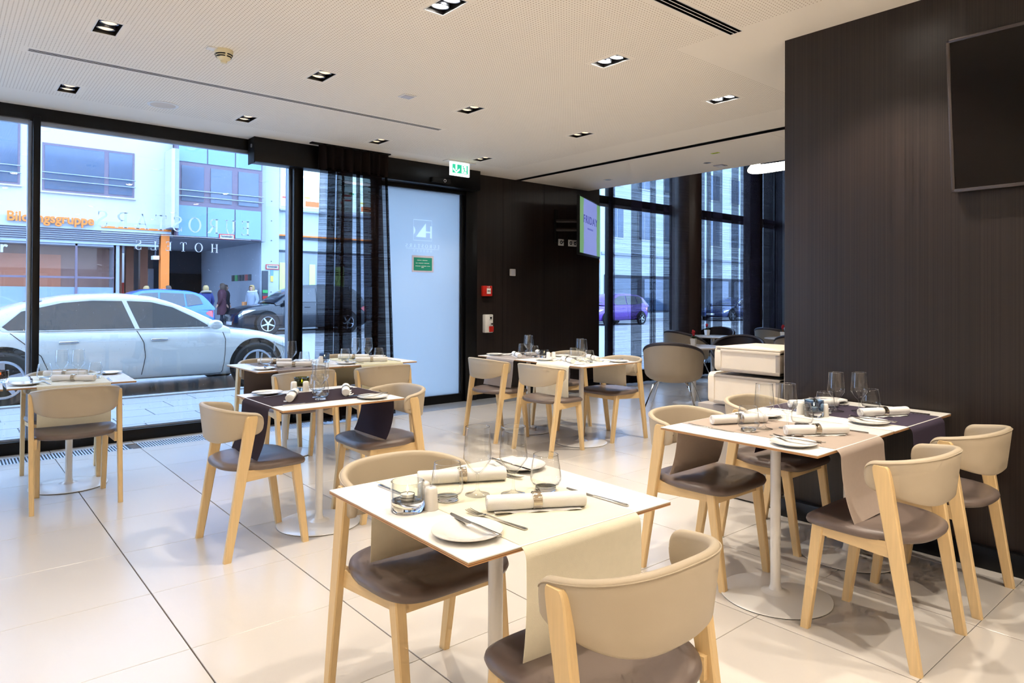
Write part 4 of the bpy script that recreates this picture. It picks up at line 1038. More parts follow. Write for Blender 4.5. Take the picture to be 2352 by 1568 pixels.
def place(name, spec, lab, cat, grp, T, x, y, z=0.0, rz=0.0):
    p = T @ Vector((x, y, 0)); a = math.atan2(T[1][0], T[0][0])
    build(spec, thing(name, lab, cat, (p.x, p.y, TZ+z), a+rz, grp))
SEATN = {0: ('near', 'far'), 1: ('left', 'right')}
def setting(T, who, where, zr, jig):
    """one cover, diner sitting at -y of the frame T; zr = height of the runner"""
    rnd = random.Random(jig); j = lambda s=.006: rnd.uniform(-s, s)
    at = '%s seat of the %s' % (who, where)
    place('wine_glass', WG, 'stemmed wine glass for the '+at, 'wine glass', 'wine glasses', T, .046+j(), -.032+j(), zr)
    place('tumbler', TG, 'stemless water tumbler for the '+at, 'tumbler', 'water tumblers', T, .142+j(), -.050+j(), zr)
    nx, ny = .006, -.168
    place('napkin_roll', NP, 'rolled napkin in a steel ring, '+at, 'napkin', 'rolled napkins', T, nx+j(.01), ny+j(.008), zr, R(-30)+j(.08))
    place('side_plate', PL, 'white side plate, '+at, 'plate', 'side plates', T, -.256+j(), -.205+j(), .0)
    place('butter_knife', BK, 'butter knife on the side plate, '+at, 'knife', 'butter knives', T, -.222+j(.004), -.202+j(.004), .0155, j(.1))
    place('fork', FK, 'fork beside the plate, '+at, 'fork', 'forks', T, -.142+j(.004), -.172+j(.006), zr, R(9)+j(.06))
    place('table_knife', KN, 'table knife beside the napkin, '+at, 'knife', 'table knives', T, .2105+j(.003), -.188+j(.006), .0006, PI*0+j(.05))
def table(x, y, rz, where, rm, axis, hang=(.27, .27), curl=(.0, .0), seats=(0, 1), seed=1):
    t = thing('dining_table', 'square white pedestal table, the '+where, 'table', (x, y, 0), rz, 'square dining tables'); build(TB, t)
    T0 = Matrix.Translation((x, y, 0)) @ Matrix.Rotation(rz, 4, 'Z')
    if axis == 1: T0 = T0 @ Matrix.Rotation(-PI/2, 4, 'Z')     # runner along x: diner frame turned
    if rm:
        a = math.atan2(T0[1][0], T0[0][0])
        o = obj('table_runner', runner_mesh(M['run_'+rm], hang[0], hang[1], curl[0], curl[1]), None, (x, y, 0), (0, 0, a))
        RUNNER_NAMES = dict(cream='cream', taupe='taupe', dark='dark aubergine', purple='dark purple', grey='grey', greybrown='grey-brown', pale='pale cream')
        tag(o, '%s table runner hanging over the %s' % (RUNNER_NAMES[rm], where), 'table runner', 'table runners')
    if 0 in seats: setting(T0, SEATN[axis][0], where, .0022, seed)
    if 1 in seats: setting(T0 @ Matrix.Rotation(PI, 4, 'Z'), SEATN[axis][1], where, .0022, seed+50)
    return T0
def cruet(T, where, colour, cx, cy_, sh, cname):
    place('candle_holder', CD[colour], '%s glass tea light holder on the %s' % (cname, where), 'candle holder', 'tea light holders', T, cx, cy_)
    for k, (a, c) in enumerate(sh):
        place('shaker', SH, '%s white shaker beside the tea light, %s' % (('front', 'rear')[k], where), 'shaker', 'porcelain shakers', T, a, c)
W_N, W_M, W_L, W_W1, W_W2 = 'nearest cream-runner table', 'dark-runner table mid-room', 'far-left window table', 'taupe-runner window table', 'window table beside the black curtain'
W_C1, W_C2, W_R1, W_R2 = 'cream-runner table before the lounge', 'grey-runner table near the frosted door', 'taupe-runner table at the right', 'dark-runner table against the black wall'
T = table(1.2325, 1.523, R(-.8), W_N, 'cream', 0, (.275, .26), (-.012, .01), seed=1)
cruet(T, W_N, 'clear', -.270, .039, ((-.216, .008), (-.204, .062)), 'clear')
T = table(1.672, 3.672, R(-.4), W_M, 'dark', 1, (.27, .26), (.055, -.05), seed=2)
cruet(T, W_M, 'green', -.300, .02, ((-.262, -.045), (-.235, .018)), 'olive green')
T = table(2.795, 1.517, R(.3), W_R1, 'taupe', 0, (.27, .25), (.05, .045), seed=3)
T = table(3.508, 1.517, 0, W_R2, 'purple', 0, (.27, .25), (.03, .03), seed=4)
cruet(T, W_R2, 'blue', -.268, .045, ((-.228, .012), (-.262, .115)), 'blue')
T = table(.692, 5.475, R(-2.5), W_L, 'cream', 0, (.255, .25), (.0, .0), seed=5)
cruet(T, W_L, 'amber', -.375, .035, ((-.41, -.045),), 'amber')
t = thing('dining_table', 'square white pedestal table cut off by the left picture edge', 'table', (-.025, 5.50, 0), R(-2.5), 'square dining tables'); build(TB, t)
T = table(2.190, 5.480, R(.6), W_W1, 'greybrown', 0, (.26, .26), (.01, .01), seed=7)
T = table(2.895, 5.480, R(.4), W_W2, 'pale', 0, (.26, .26), (.0, .01), seed=8)
cruet(T, W_W2, 'blue', -.335, .05, ((-.40, -.02),), 'pale blue')
T = table(4.392, 4.222, R(.5), W_C1, 'cream', 1, (.27, .235), (.0, .01), seed=9)
T = table(4.385, 4.925, R(.3), W_C2, 'grey', 1, (.26, .25), (.03, .0), seed=10)
cruet(T, W_C2, 'smoke', .275, -.05, ((.36, -.01), (.335, -.055)), 'smoky')
# ================================================================== STREET
G = -.05
M['paver'] = mat('pavement_slab', srgb(142, 143, 146), .75, var=.06, scale=3, bump=.1, bscale=60)
M['paverjoint'] = mat('pavement_joint', srgb(110, 110, 110), .9)
M['asphalt'] = mat('asphalt', srgb(146, 146, 148), .8, var=.08, scale=2, bump=.2, bscale=150)
M['kerb'] = mat('kerb_granite', srgb(160, 160, 160), .8, var=.1, scale=30)
pv = struct('pavement', boxm('pav', M['paverjoint'], -16, 60, 6.95, 10.05, -.30, G-.012), 'pale stone pavement outside the window', 'pavement')
slab = {}
def slab_mesh(wd):
    k = round(wd, 3)
    if k not in slab: slab[k] = MB().bbox(-wd/2+.006, wd/2-.006, -.244, .244, -.02, 0, .003, 1).mesh('slab', M['paver'], 0)
    return slab[k]
far = MB()
for j in range(6):
    y = 7.20+.5*j; off = (.0, .42, .21, .63, .1, .5)[j]
    for i in range(-14, 50):
        x = i*.84+off
        if -1.5 < x < 6.5: obj('paving_slab', slab_mesh(.84), pv, (x, y, G))
        elif x < 30: far.bbox(x-.416, x+.416, y-.246, y+.246, G-.02, G, .003, 1)
tag(obj('paving_slab_field', far.mesh('psf', M['paver'], 0), pv), kind='stuff')
struct('kerb', boxm('kerb', M['kerb'], -16, 60, 10.05, 10.20, -.30, G+.004), 'granite kerb along the near pavement', 'kerb')
struct('road', boxm('road', M['asphalt'], -60, 90, 10.20, 24.9, -.40, G-.06), 'grey asphalt street', 'road')
struct('pavement_far', boxm('pavf', M['paver'], -60, 90, 24.9, 40, -.30, G+.03), 'pavement on the far side of the street', 'pavement')
# ------------------------------------------------------------------ cars
M['carglass'] = mat('car_glass', srgb(26, 32, 40), .05, spec=.8, var=.25, scale=3, coat=.6)
M['tyre'] = mat('tyre', srgb(26, 26, 28), .75, var=.1)
M['rim'] = mat('alloy_rim', srgb(190, 196, 205), .25, metal=.8, var=.05)
M['headlamp'] = mat('headlamp', srgb(214, 224, 236), .08, spec=.9, var=.2, scale=20, coat=1)
M['tail'] = mat('tail_lamp', srgb(190, 24, 40), .15, var=.15, scale=20, coat=1)
M['trimline'] = mat('chrome_trim', srgb(210, 215, 222), .15, metal=1, var=.03)
def interp(tab, x):
    if x <= tab[0][0]: return tab[0][1]
    for a, b in zip(tab, tab[1:]):
        if x <= b[0]:
            f = (x-a[0])/(b[0]-a[0]); f = f*f*(3-2*f)*.35+f*.65
            return a[1]+(b[1]-a[1])*f
    return tab[-1][1]
def car(name, label, loc, rz, P, paint):
    t = thing(name, label, 'car', loc, rz)
    L_, hw = P['L'], P['W']/2
    ends = [(0, .80), (.08, .90), (.35, .97), (.9, 1), (L_-1.1, 1), (L_-.55, .965), (L_-.2, .87), (L_-.05, .74), (L_, .62)]
    st = [0, .03, .08, .16]+[.16+(L_-.32)*k/46 for k in range(1, 46)]+[L_-.16, L_-.08, L_-.03, L_]
    rings = []
    for x in st:
        w_ = hw*interp(ends, x); zt = interp(P['top'], x); zb = interp([(0, .34), (.25, .24), (L_-.3, .22), (L_, .30)], x)
        sh = zt-zb
        row = [(0, zb), (w_*.86, zb), (w_*.955, zb+sh*.10), (w_*.985, zb+sh*.30), (w_, zb+sh*.55), (w_*.985, zb+sh*.78), (w_*.955, zb+sh*.90), (w_*.90, zt-.012), (w_*.78, zt+.006), (w_*.4, zt+.022), (0, zt+.028)]
        ring = [(x, -y, z) for y, z in row]+[(x, y, z) for y, z in reversed(row[1:-1])]
        rings.append(ring)
    obj('body', MB().loft(rings).mesh('body', paint, 50), t)
    def body_y(x, z):
        w_ = hw*interp(ends, x); zt = interp(P['top'], x); zb = interp([(0, .34), (.25, .24), (L_-.3, .22), (L_, .30)], x); sh = zt-zb
        f = (z-zb)/sh
        return w_*interp([(0, .86), (.10, .955), (.30, .985), (.55, 1), (.78, .985), (.90, .955), (1.0, .90)], f)
    # greenhouse
    rf = P['roof']; zb_ = P['belt']; k_ = .36
    def yz(z): return hw*.925-(z-zb_)*k_
    pts = []
    for a, b_ in zip(rf, rf[1:]):
        for q in range(6): f = q/6; pts.append((a[0]+(b_[0]-a[0])*f, a[1]+(b_[1]-a[1])*f))
    pts.append(rf[-1])
    for _ in range(3): pts = [pts[0]]+[((pts[i-1][0]+2*pts[i][0]+pts[i+1][0])/4, (pts[i-1][1]+2*pts[i][1]+pts[i+1][1])/4) for i in range(1, len(pts)-1)]+[pts[-1]]
    rings = []
    for x, z in pts:
        y = yz(z); rings.append([(x, -yz(zb_-.06), zb_-.06), (x, -(y+.012), z-.02), (x, -y+.03, z+.004), (x, -y*.6, z+.030), (x, 0, z+.040), (x, y*.6, z+.030), (x, y-.03, z+.004), (x, y+.012, z-.02), (x, yz(zb_-.06), zb_-.06)])
    obj('roof', MB().loft(rings, False, False).mesh('roof', paint, 60, fix=False), t)
    def side_poly(nm, poly, m, off, parent=None):
        for sg in (-1, 1):
            b = MB(); k = len(poly)
            va = [(x, sg*(yz(z)+off+.012), z) for x, z in poly]; vb = [(x, sg*(yz(z)+off-.004), z) for x, z in poly]
            b.add(va+vb, [tuple(range(k)), tuple(range(2*k-1, k-1, -1))]+[(i, (i+1) % k, k+(i+1) % k, k+i) for i in range(k)])
            obj(nm, b.mesh(nm, m, 0), parent or t)
    for poly in P['windows']: side_poly('side_window', poly, M['carglass'], .006)
    if P.get('chrome'): side_poly('window_trim', P['chrome'], M['trimline'], .001)
    # windscreens lie on the first / last stretch of the roof line
    def screen(nm, p, q):
        b = MB(); n = 6; rows = []
        for i in range(n+1):
            f = .10+.80*i/n; x = p[0]+(q[0]-p[0])*f; z = p[1]+(q[1]-p[1])*f; y = yz(z)-.05
            dx, dz = q[0]-p[0], q[1]-p[1]; l = math.hypot(dx, dz); nx, nz = -dz/l, dx/l
            if nz < 0: nx, nz = -nx, -nz
            rows.append([(x+nx*e, yy, z+nz*e+.030*(1-(yy/y)**2)+.012) for yy, e in ((-y, .014), (-y*.5, .022), (0, .026), (y*.5, .022), (y, .014))])
        obj(nm, b.loft(rows, False, False).mesh(nm, M['carglass'], 60, fix=False), t)
    screen('windscreen', *P['screen_f']); screen('rear_window', *P['screen_r'])
    r_ = P['wheel']
    for x in P['axles']:
        for sg in (-1, 1):
            Mx = xf((x, sg*hw*.985, r_), rx=PI/2)
            obj('wheel_arch', MB().lathe([(0, -.014), (r_+.05, -.014), (r_+.055, 0), (r_+.05, .014), (0, .014)], 48, xf((x, sg*(hw*.985), r_+.015), rx=PI/2)).mesh('arch', M['blackmat'], 40), t)
            wl = obj('wheel', MB().lathe([(r_*.66, -.05), (r_*.70, .02 if sg < 0 else -.02), (r_*.92, .03*(-sg)), (r_, .01*(-sg)), (r_, -.18*(-sg)*0-.06), (r_*.66, -.06)], 44, xf((x, sg*(hw*.985+.006), r_), rx=PI/2)).mesh('tyre', M['tyre'], 40), t)
            b = MB(); b.lathe([(r_*.60, .016), (r_*.66, .022), (r_*.69, .018), (r_*.66, .0)], 40, xf(), closed=True); b.cyl(r_*.13, 0, .022, 20)
            for q in range(P.get('spokes', 5)):
                a = 2*PI*q/P.get('spokes', 5)+.3
                b.prism([(r_*.08, -.030), (r_*.64, -.022), (r_*.64, .022), (r_*.08, .030)], .004, .018, Matrix.Rotation(a, 4, 'Z'))
            obj('alloy_rim', b.mesh('rim', M['rim'], 30), wl, (x, sg*(hw*.985+.026), r_), (PI/2 if sg < 0 else -PI/2, 0, 0))
            obj('hub_disc', MB().cyl(r_*.60, 0, .004, 32).mesh('hub', M['blackmat']), wl, (x, sg*(hw*.985+.020), r_), (PI/2 if sg < 0 else -PI/2, 0, 0))
    # lamps, mirrors, handles, door joints
    zt = interp(P['top'], L_-.25)
    for sg in (-1, 1):
        wf = hw*interp(ends, L_-.35)
        rings = []
        for x, dz, dy in ((L_-.62, .0, 0), (L_-.42, .055, 0), (L_-.22, .07, -.045), (L_-.08, .06, -.15)):
            wv = hw*interp(ends, x); zc = interp(P['top'], x)-.115
            rings.append([(x, sg*(wv*.985-.03), zc-dz), (x, sg*(wv*1.0+.004), zc-dz*.6), (x, sg*(wv*.985+.004), zc+dz*.6), (x, sg*(wv*.93), zc+dz)])
        obj('headlamp', MB().loft(rings).mesh('hl', M['headlamp'], 50), t)
        x = .10; rings = []
        for x, dz in ((.015, .10), (.10, .12), (.24, .08), (.34, .02)):
            wv = hw*interp(ends, x); zc = interp(P['top'], x)-.22
            rings.append([(x, sg*(wv*.9), zc-dz), (x, sg*(wv+.003), zc-dz), (x, sg*(wv*.995+.003), zc+dz), (x, sg*(wv*.9), zc+dz)])
        obj('tail_lamp', MB().loft(rings).mesh('tl', M['tail'], 50), t)
        mx_ = P['mirror']
        obj('wing_mirror', MB().lathe([(0, -.075), (.05, -.065), (.066, -.02), (.066, .03), (.045, .062), (0, .068)], 20, Matrix.Translation((mx_, sg*(hw+.08), zb_+.075)) @ Matrix.Rotation(PI/2, 4, 'X') @ Matrix.Diagonal((1.5, 1.05, 1.35, 1))).mesh('mir', paint, 50), t)
        for hx in P['handles']:
            obj('door_handle', MB().bbox(hx-.11, hx+.11, sg*(hw*.982)-.018, sg*(hw*.982)+.018, zb_-.135, zb_-.105, .010, 3).mesh('dh', paint if not P.get('chrome') else M['trimline'], 50), t)
        for poly in P['joints']:
            obj('door_joint', MB().tube([(x, sg*(body_y(x, z)+.002), z) for x, z in [(a[0]+(b_[0]-a[0])*q/6, a[1]+(b_[1]-a[1])*q/6) for a, b_ in zip(poly, poly[1:]) for q in range(7)]], .0045, 6).mesh('dj', M['blackmat']), t)
    obj('number_plate', MB().bbox(L_-.04, L_+.02, -.26, .26, .36, .47, .004).mesh('np', M['white'], 40), t)
    b = MB(); gz = interp(P['top'], L_-.1)-.18
    for q in range(5): b.box(L_-.10, L_-.012+.0, -.30, .30, gz-.05+.03*q, gz-.038+.03*q)
    obj('radiator_grille', b.mesh('rg', M['trimline'], 0), t)
    return t
SED = dict(L=5.05, W=1.88, belt=.905, wheel=.345, axles=(1.02, 4.16), handles=(1.72, 2.80), mirror=3.52,
    top=[(0, .62), (.10, .92), (.35, .985), (.9, .985), (1.5, .945), (3.4, .925), (3.75, .90), (4.3, .835), (4.75, .72), (4.95, .62), (5.05, .52)],
    roof=[(.55, .955), (1.15, 1.24), (1.75, 1.375), (2.35, 1.405), (2.85, 1.355), (3.25, 1.195), (3.78, .915)],
    windows=[[(1.02, 1.0), (1.08, .955), (1.30, .95), (1.34, 1.22), (1.22, 1.19)], [(1.36, .95), (2.50, .945), (2.36, 1.325), (2.0, 1.33), (1.66, 1.30), (1.40, 1.235)], [(2.56, .945), (3.50, .945), (3.30, 1.075), (3.00, 1.235), (2.72, 1.31), (2.42, 1.325)]],
    screen_f=((2.80, 1.36), (3.72, .93)), screen_r=((.62, .98), (1.55, 1.34)),
    joints=[[(2.52, .92), (2.60, .75), (2.62, .55), (2.58, .30)], [(3.66, .90), (3.70, .75), (3.68, .40), (3.66, .26)], [(1.10, .92), (1.42, .62), (1.50, .42)], [(1.5, .25), (3.66, .245)]],
    chrome=[(.99, .985), (1.02, .94), (3.56, .932), (3.30, 1.095), (3.0, 1.255), (2.72, 1.335), (2.36, 1.352), (2.0, 1.352), (1.60, 1.315), (1.25, 1.235)])
HAT = dict(L=4.2, W=1.76, belt=.98, wheel=.32, axles=(.72, 3.30), handles=(1.10, 2.05), mirror=3.02, spokes=5,
    top=[(0, .70), (.06, 1.0), (.3, 1.03), (3.1, .99), (3.4, .95), (3.8, .86), (4.1, .72), (4.2, .55)],
    roof=[(.05, 1.0), (.38, 1.42), (.75, 1.545), (1.6, 1.60), (2.25, 1.565), (2.7, 1.38), (3.35, .98)],
    windows=[[(.42, 1.12), (.92, 1.05), (.95, 1.46), (.70, 1.45), (.52, 1.36)], [(.98, 1.05), (1.75, 1.03), (1.72, 1.50), (1.0, 1.47)], [(1.80, 1.03), (2.95, 1.02), (2.55, 1.35), (2.25, 1.47), (1.78, 1.50)]],
    screen_f=((2.2, 1.57), (3.3, 1.0)), screen_r=((.06, 1.02), (.60, 1.52)),
    joints=[[(1.76, 1.0), (1.78, .7), (1.72, .3)], [(2.98, 1.0), (3.0, .6), (2.92, .28)], [(.80, 1.0), (.98, .75), (1.08, .5)]])
SUV = dict(L=5.08, W=1.95, belt=1.12, wheel=.40, axles=(.95, 4.05), handles=(1.45, 2.55), mirror=3.42, spokes=5,
    top=[(0, .80), (.06, 1.12), (.3, 1.15), (3.4, 1.13), (3.8, 1.10), (4.5, 1.02), (4.9, .90), (5.08, .70)],
    roof=[(.10, 1.13), (.42, 1.62), (.8, 1.77), (1.8, 1.82), (2.6, 1.79), (3.05, 1.60), (3.75, 1.12)],
    windows=[[(.55, 1.22), (1.15, 1.20), (1.18, 1.66), (.85, 1.65), (.66, 1.55)], [(1.22, 1.20), (2.15, 1.19), (2.12, 1.70), (1.24, 1.68)], [(2.20, 1.19), (3.40, 1.18), (3.0, 1.53), (2.62, 1.69), (2.18, 1.70)]],
    screen_f=((2.6, 1.79), (3.7, 1.14)), screen_r=((.12, 1.16), (.66, 1.71)),
    joints=[[(2.16, 1.12), (2.18, .8), (2.12, .35)], [(3.42, 1.12), (3.45, .7), (3.36, .36)], [(.95, .75), (4.4, .74)]])
def paint(nm, c, metal=.2): return mat(nm, srgb(*c), .25, metal=metal, var=.02, coat=.8)
WHITE_P = paint('white_paint', (204, 207, 203), 0)
car('parked_car', 'white sedan parked right outside the street window', (-.40, 11.45, G-.06), 0, SED, WHITE_P)
tx = car('taxi_car', 'white taxi parked behind the white sedan at the left edge', (-3.0, 13.9, G-.06), 0, SED, paint('taxi_paint', (240, 238, 226), 0))
obj('taxi_sign', MB().bbox(1.95, 2.15, -.28, .28, 1.44, 1.60, .02, 3).mesh('tsg', mat('taxi_yellow_green', srgb(214, 226, 150), .4), 40), tx)
car('parked_car', 'blue hatchback across the street in front of the passage', (7.30, 25.1, G-.06), PI, HAT, paint('blue_paint', (48, 104, 186), .3))
car('parked_car', 'black off-road car across the street behind the window mullion', (13.10, 25.2, G-.06), PI, SUV, paint('black_paint', (22, 26, 34), .3))
car('parked_car', 'purple car on the street seen through the lounge curtain', (28.6, 23.4, G-.06), PI, HAT, paint('purple_paint', (92, 52, 150), .3))
car('parked_car', 'dark blue car on the street behind the right lounge curtains', (40.5, 23.4, G-.06), PI, SED, paint('navy_paint', (40, 54, 96), .3))

# ================================================================== BUILDINGS ACROSS THE STREET
F = 27.5
M['facade'] = mat('white_render', srgb(192, 191, 189), .85, var=.02, scale=.8)
M['facade2'] = mat('pale_blue_render', srgb(178, 186, 192), .85, var=.02, scale=.8)
M['frame'] = mat('brown_window_frame', srgb(112, 98, 112), .5, var=.05)
M['pane'] = mat('far_window_pane', srgb(70, 88, 112), .08, spec=.7, var=.35, scale=.9, coat=.4)
M['bluepanel'] = mat('blue_glass_panel', srgb(104, 142, 178), .15, spec=.6, var=.06, scale=.6, coat=.5)
M['orange'] = mat('orange_paint', srgb(226, 122, 40), .55, var=.04)
M['brown'] = mat('brown_column', srgb(110, 62, 42), .6, var=.06)
M['darkgrey'] = mat('dark_grey', srgb(66, 70, 78), .7, var=.08)
M['grey'] = mat('mid_grey', srgb(150, 156, 168), .7, var=.05)
M['milk'] = mat('milky_film', srgb(150, 172, 194), .35, var=.08, scale=.8)
M['shopin'] = mat('shop_interior', srgb(150, 112, 100), .6, var=.2, scale=.7)
M['slatblind'] = mat('dark_slats', srgb(88, 86, 98), .5, var=.1)
M['lime'] = mat('lime_graphic', srgb(206, 232, 130), .6, var=.04)
M['limepale'] = mat('pale_lime_graphic', srgb(216, 240, 196), .6, var=.04)
B1 = thing('office_building', 'white office building with orange lettering and blue glass bay across the street', 'building', (0, F, G))
def bp(nm, m, x0, x1, y0, y1, z0, z1, par=None): return obj(nm, boxm(nm, m, x0, x1, y0, y1, z0, z1), par or B1)
bp('upper_wall', M['facade'], -20, 6.67, 0, .5, 3.62, 13)
bp('upper_wall', M['facade'], 6.67, 10.0, .1, .5, 3.62, 13)
def far_window(par, x0, x1, z0, z1, cols=1, y=0.0, fm='frame', rails=False, splits=()):
    wn = obj('window', boxm('surround', M[fm], x0, x1, y-.03, y+.02, z0, z1), par)
    xs_ = [x0]+[x0+(x1-x0)*s for s in splits]+[x1]
    for a, c in zip(xs_, xs_[1:]): obj('pane', boxm('pane', M['pane'], a+.07, c-.07, y-.045, y-.025, z0+.08, z1-.08), wn)
    obj('sill', boxm('sill', M['facade'], x0-.05, x1+.05, y-.10, y, z0-.05, z0), wn)
    if rails:
        for zz in (.62, .38): obj('guard_rail', MB().tube([(x0-.02, y-.14, z0+zz), (x1+.02, y-.14, z0+zz)], .02, 6).mesh('gr', M['alu']), wn)
    return wn
far_window(B1, 2.65, 5.40, 4.83, 6.46, rails=True, splits=(.68,))
far_window(B1, -2.4, 2.05, 4.95, 7.6, rails=True, splits=(.5,))
far_window(B1, 2.65, 5.40, 8.2, 10.0, rails=True, splits=(.68,)); far_window(B1, -2.4, 2.05, 8.4, 10.4, splits=(.5,)); far_window(B1, -9, -4, 4.9, 7.2, splits=(.3, .6))
# glass bay
bay = bp('glass_bay', M['frame'], 6.70, 9.83, -.50, .1, 3.52, 12.5)
for c in range(3):
    x0 = 6.75+1.025*c; x1 = x0+.98
    obj('spandrel_panel', boxm('sp', M['bluepanel'], x0, x1, -.53, -.49, 3.56, 4.68), bay)
    obj('bay_pane', boxm('bpn', M['pane'], x0+.10, x1-.10, -.53, -.49, 4.85, 6.16), bay)
    obj('upper_panel', boxm('up', M['bluepanel'], x0, x1, -.53, -.49, 6.31, 7.9), bay)
    obj('bay_pane', boxm('bpn', M['pane'], x0+.10, x1-.10, -.53, -.49, 8.1, 9.6), bay)
for zz in (5.02, 5.24): obj('guard_rail', MB().tube([(6.68, -.60, zz), (9.85, -.60, zz)], .022, 6).mesh('gr', M['alu']), bay)
bp('bay_edge', M['grey'], 9.83, 10.0, -.45, .2, 3.5, 12.5)
# blade sign with unreadable vertical print
sg = bp('blade_sign', M['grey'], 6.42, 6.66, -.95, -.02, 3.78, 6.66)
obj('sign_face', boxm('sf', M['facade'], 6.40, 6.42, -.95, -.02, 3.80, 6.64), sg)
obj('sign_front', boxm('sfr', M['facade'], 6.42, 6.52, -.96, -.94, 3.80, 6.64), sg)
# fascia and lettering
bp('fascia', M['facade2'], -20, 6.60, -.16, 0, 3.60, 3.93)
bp('orange_strip', M['orange'], 4.35, 6.60, -.19, -.15, 3.70, 3.77)
tm = text_mesh('Bildungsgruppe', .44, .06, M['orange'], xf((1.68, -.26, 3.76), rx=PI/2) @ Matrix.Diagonal((.86, 1, 1, 1)), bold=.012)
wd_ = max(v.co.x for v in tm.vertices)-min(v.co.x for v in tm.vertices)
tm.transform(Matrix.Translation((1.70, 0, 0)) @ Matrix.Diagonal((2.42/wd_, 1, 1, 1)) @ Matrix.Translation((-min(v.co.x for v in tm.vertices), 0, 0)))
obj('orange_lettering', tm, B1)
# shop front
bl = bp('blind_box', M['slatblind'], -20, 6.2, -.12, .2, 3.22, 3.60)
for k in range(5): obj('blind_slat', boxm('bs', M['grey'], -20, 6.2, -.15, -.11, 3.25+.07*k, 3.272+.07*k), bl)
bp('shop_head', M['facade2'], -20, 6.2, -.06, .15, 3.12, 3.22)
shop = bp('shop_interior_wall', M['shopin'], -20, 4.8, .9, 1.0, -.1, 3.3)
obj('orange_panel', boxm('op', mat('terracotta', srgb(196, 122, 92), .6), -8, 3.3, .86, .90, 1.6, 2.75), shop)
obj('shop_ceiling', boxm('scg', M['grey'], -20, 4.8, .0, .9, 3.05, 3.15), shop)
bp('shop_side_wall', M['grey'], 4.78, 4.95, 0, 3.2, -.1, 3.3)
for x0, x1 in ((-9, -4.0), (-3.95, .1), (.15, 2.28), (2.42, 3.62), (3.68, 4.78)):
    wn = obj('shop_window', boxm('swf', M['frame'], x0, x1, .02, .06, 1.92, 1.99), B1)
    obj('glass', boxm('sgl', M['window'], x0, x1, .03, .04, 0, 3.12), wn)
    obj('milky_band', boxm('mb', M['milk'], x0, x1, .045, .055, 0, 1.62), wn)
    obj('mullion', boxm('ml', M['frame'], x1-.01, x1+.06, .0, .08, 0, 3.12), wn)
bp('orange_door_post', M['orange'], 2.30, 2.40, -.08, .10, 0, 3.2)
obj('white_lettering', text_mesh('er', .52, .01, M['facade'], xf((1.28, .0, 2.74), rx=PI/2), bold=.012), B1)
# open passage and columns
bp('orange_column', M['orange'], 6.27, 6.56, -.10, .20, 0, 3.62)
for x in (4.99, 5.38, 5.86): bp('brown_column', M['brown'], x, x+.26, 1.2, 1.5, 0, 3.4)
bp('passage_ceiling', M['grey'], 4.8, 10.2, .0, 12, 3.50, 3.62)
bp('passage_right_wall', M['grey'], 9.95, 10.15, .05, 12, 0, 3.52)
bp('passage_back_wall', M['darkgrey'], 6.8, 10.2, 8.0, 8.2, 0, 3.52)
bp('courtyard_wall', M['facade'], 2.0, 9.0, 13, 13.2, 0, 9)
bp('passage_door', M['black'], 8.4, 9.9, 7.9, 8.0, 0, 2.4)
bp('roller_shutter', M['grey'], 7.2, 7.8, 7.9, 8.0, .2, 2.6)
b = MB()
for k in range(6):
    bp('directory_tile', mat('directory_%d' % k, srgb(*((40, 40, 44), (150, 50, 40), (40, 40, 44), (40, 40, 44), (60, 150, 80), (40, 40, 44))[k]), .5), 9.93, 9.95, 1.0+.42*k, 1.32+.42*k, 1.98, 2.24)
bp('red_notice', M['red'], 4.9, 5.8, 3.3, 3.35, 1.35, 1.85)
cm = bp('security_camera', M['white'], 6.02, 6.22, -.1, .25, 2.66, 2.80); obj('camera_arm', boxm('ca', M['darkgrey'], 6.10, 6.15, .05, .10, 2.8, 3.1), cm)
pil = bp('pilaster', M['facade2'], 9.98, 10.70, -.05, .5, 0, 13)
for zz in (.9, 1.5, 2.1, 2.75, 3.6, 4.4, 5.2): obj('pilaster_bolt', MB().cyl(.02, 0, .02, 8, xf((10.38, -.05, zz), rx=PI/2)).mesh('pb', M['darkgrey']), pil)
nb = bp('entry_panel', M['darkgrey'], 10.0, 10.24, -.10, -.04, .2, 2.36)
for z0, c in ((1.52, (60, 170, 90)), (1.28, (190, 50, 46)), (1.14, (190, 140, 60))): obj('entry_label', boxm('el', mat('entry_%d' % int(z0*100), srgb(*c), .5), 10.02, 10.22, -.12, -.10, z0-.06, z0+.06), nb)
def fire_sign(x, y, z, w_, h_):
    s_ = bp('fire_access_sign', M['red'], x-w_/2, x+w_/2, y-.02, y, z-h_/2, z+h_/2)
    obj('sign_plate', boxm('spl', M['facade'], x-w_/2+.03, x+w_/2-.03, y-.03, y-.015, z-h_/2+.03, z+h_/2-.03), s_)
    tm_ = text_mesh('Feuerwehrzufahrt', .14, .004, M['blackmat'], xf((x, y-.034, z-.03), rx=PI/2), align='CENTER')
    w0 = max(v.co.x for v in tm_.vertices)-min(v.co.x for v in tm_.vertices)
    tm_.transform(Matrix.Translation((x, 0, 0)) @ Matrix.Diagonal(((w_-.14)/w0, 1, 1, 1)) @ Matrix.Translation((-x, 0, 0))); obj('sign_lettering', tm_, s_)
fire_sign(8.46, -.56, 3.60, .56, .20); fire_sign(10.42, -.07, 2.52, .54, .20)
obj('yellow_label', boxm('yl', mat('yellow_label', srgb(216, 190, 90), .5), 10.35, 10.46, -.075, -.055, 1.92, 2.16), pil)
obj('blue_label', boxm('bl2', mat('blue_label', srgb(110, 150, 210), .5), 10.35, 10.46, -.075, -.055, 2.16, 2.40), pil)
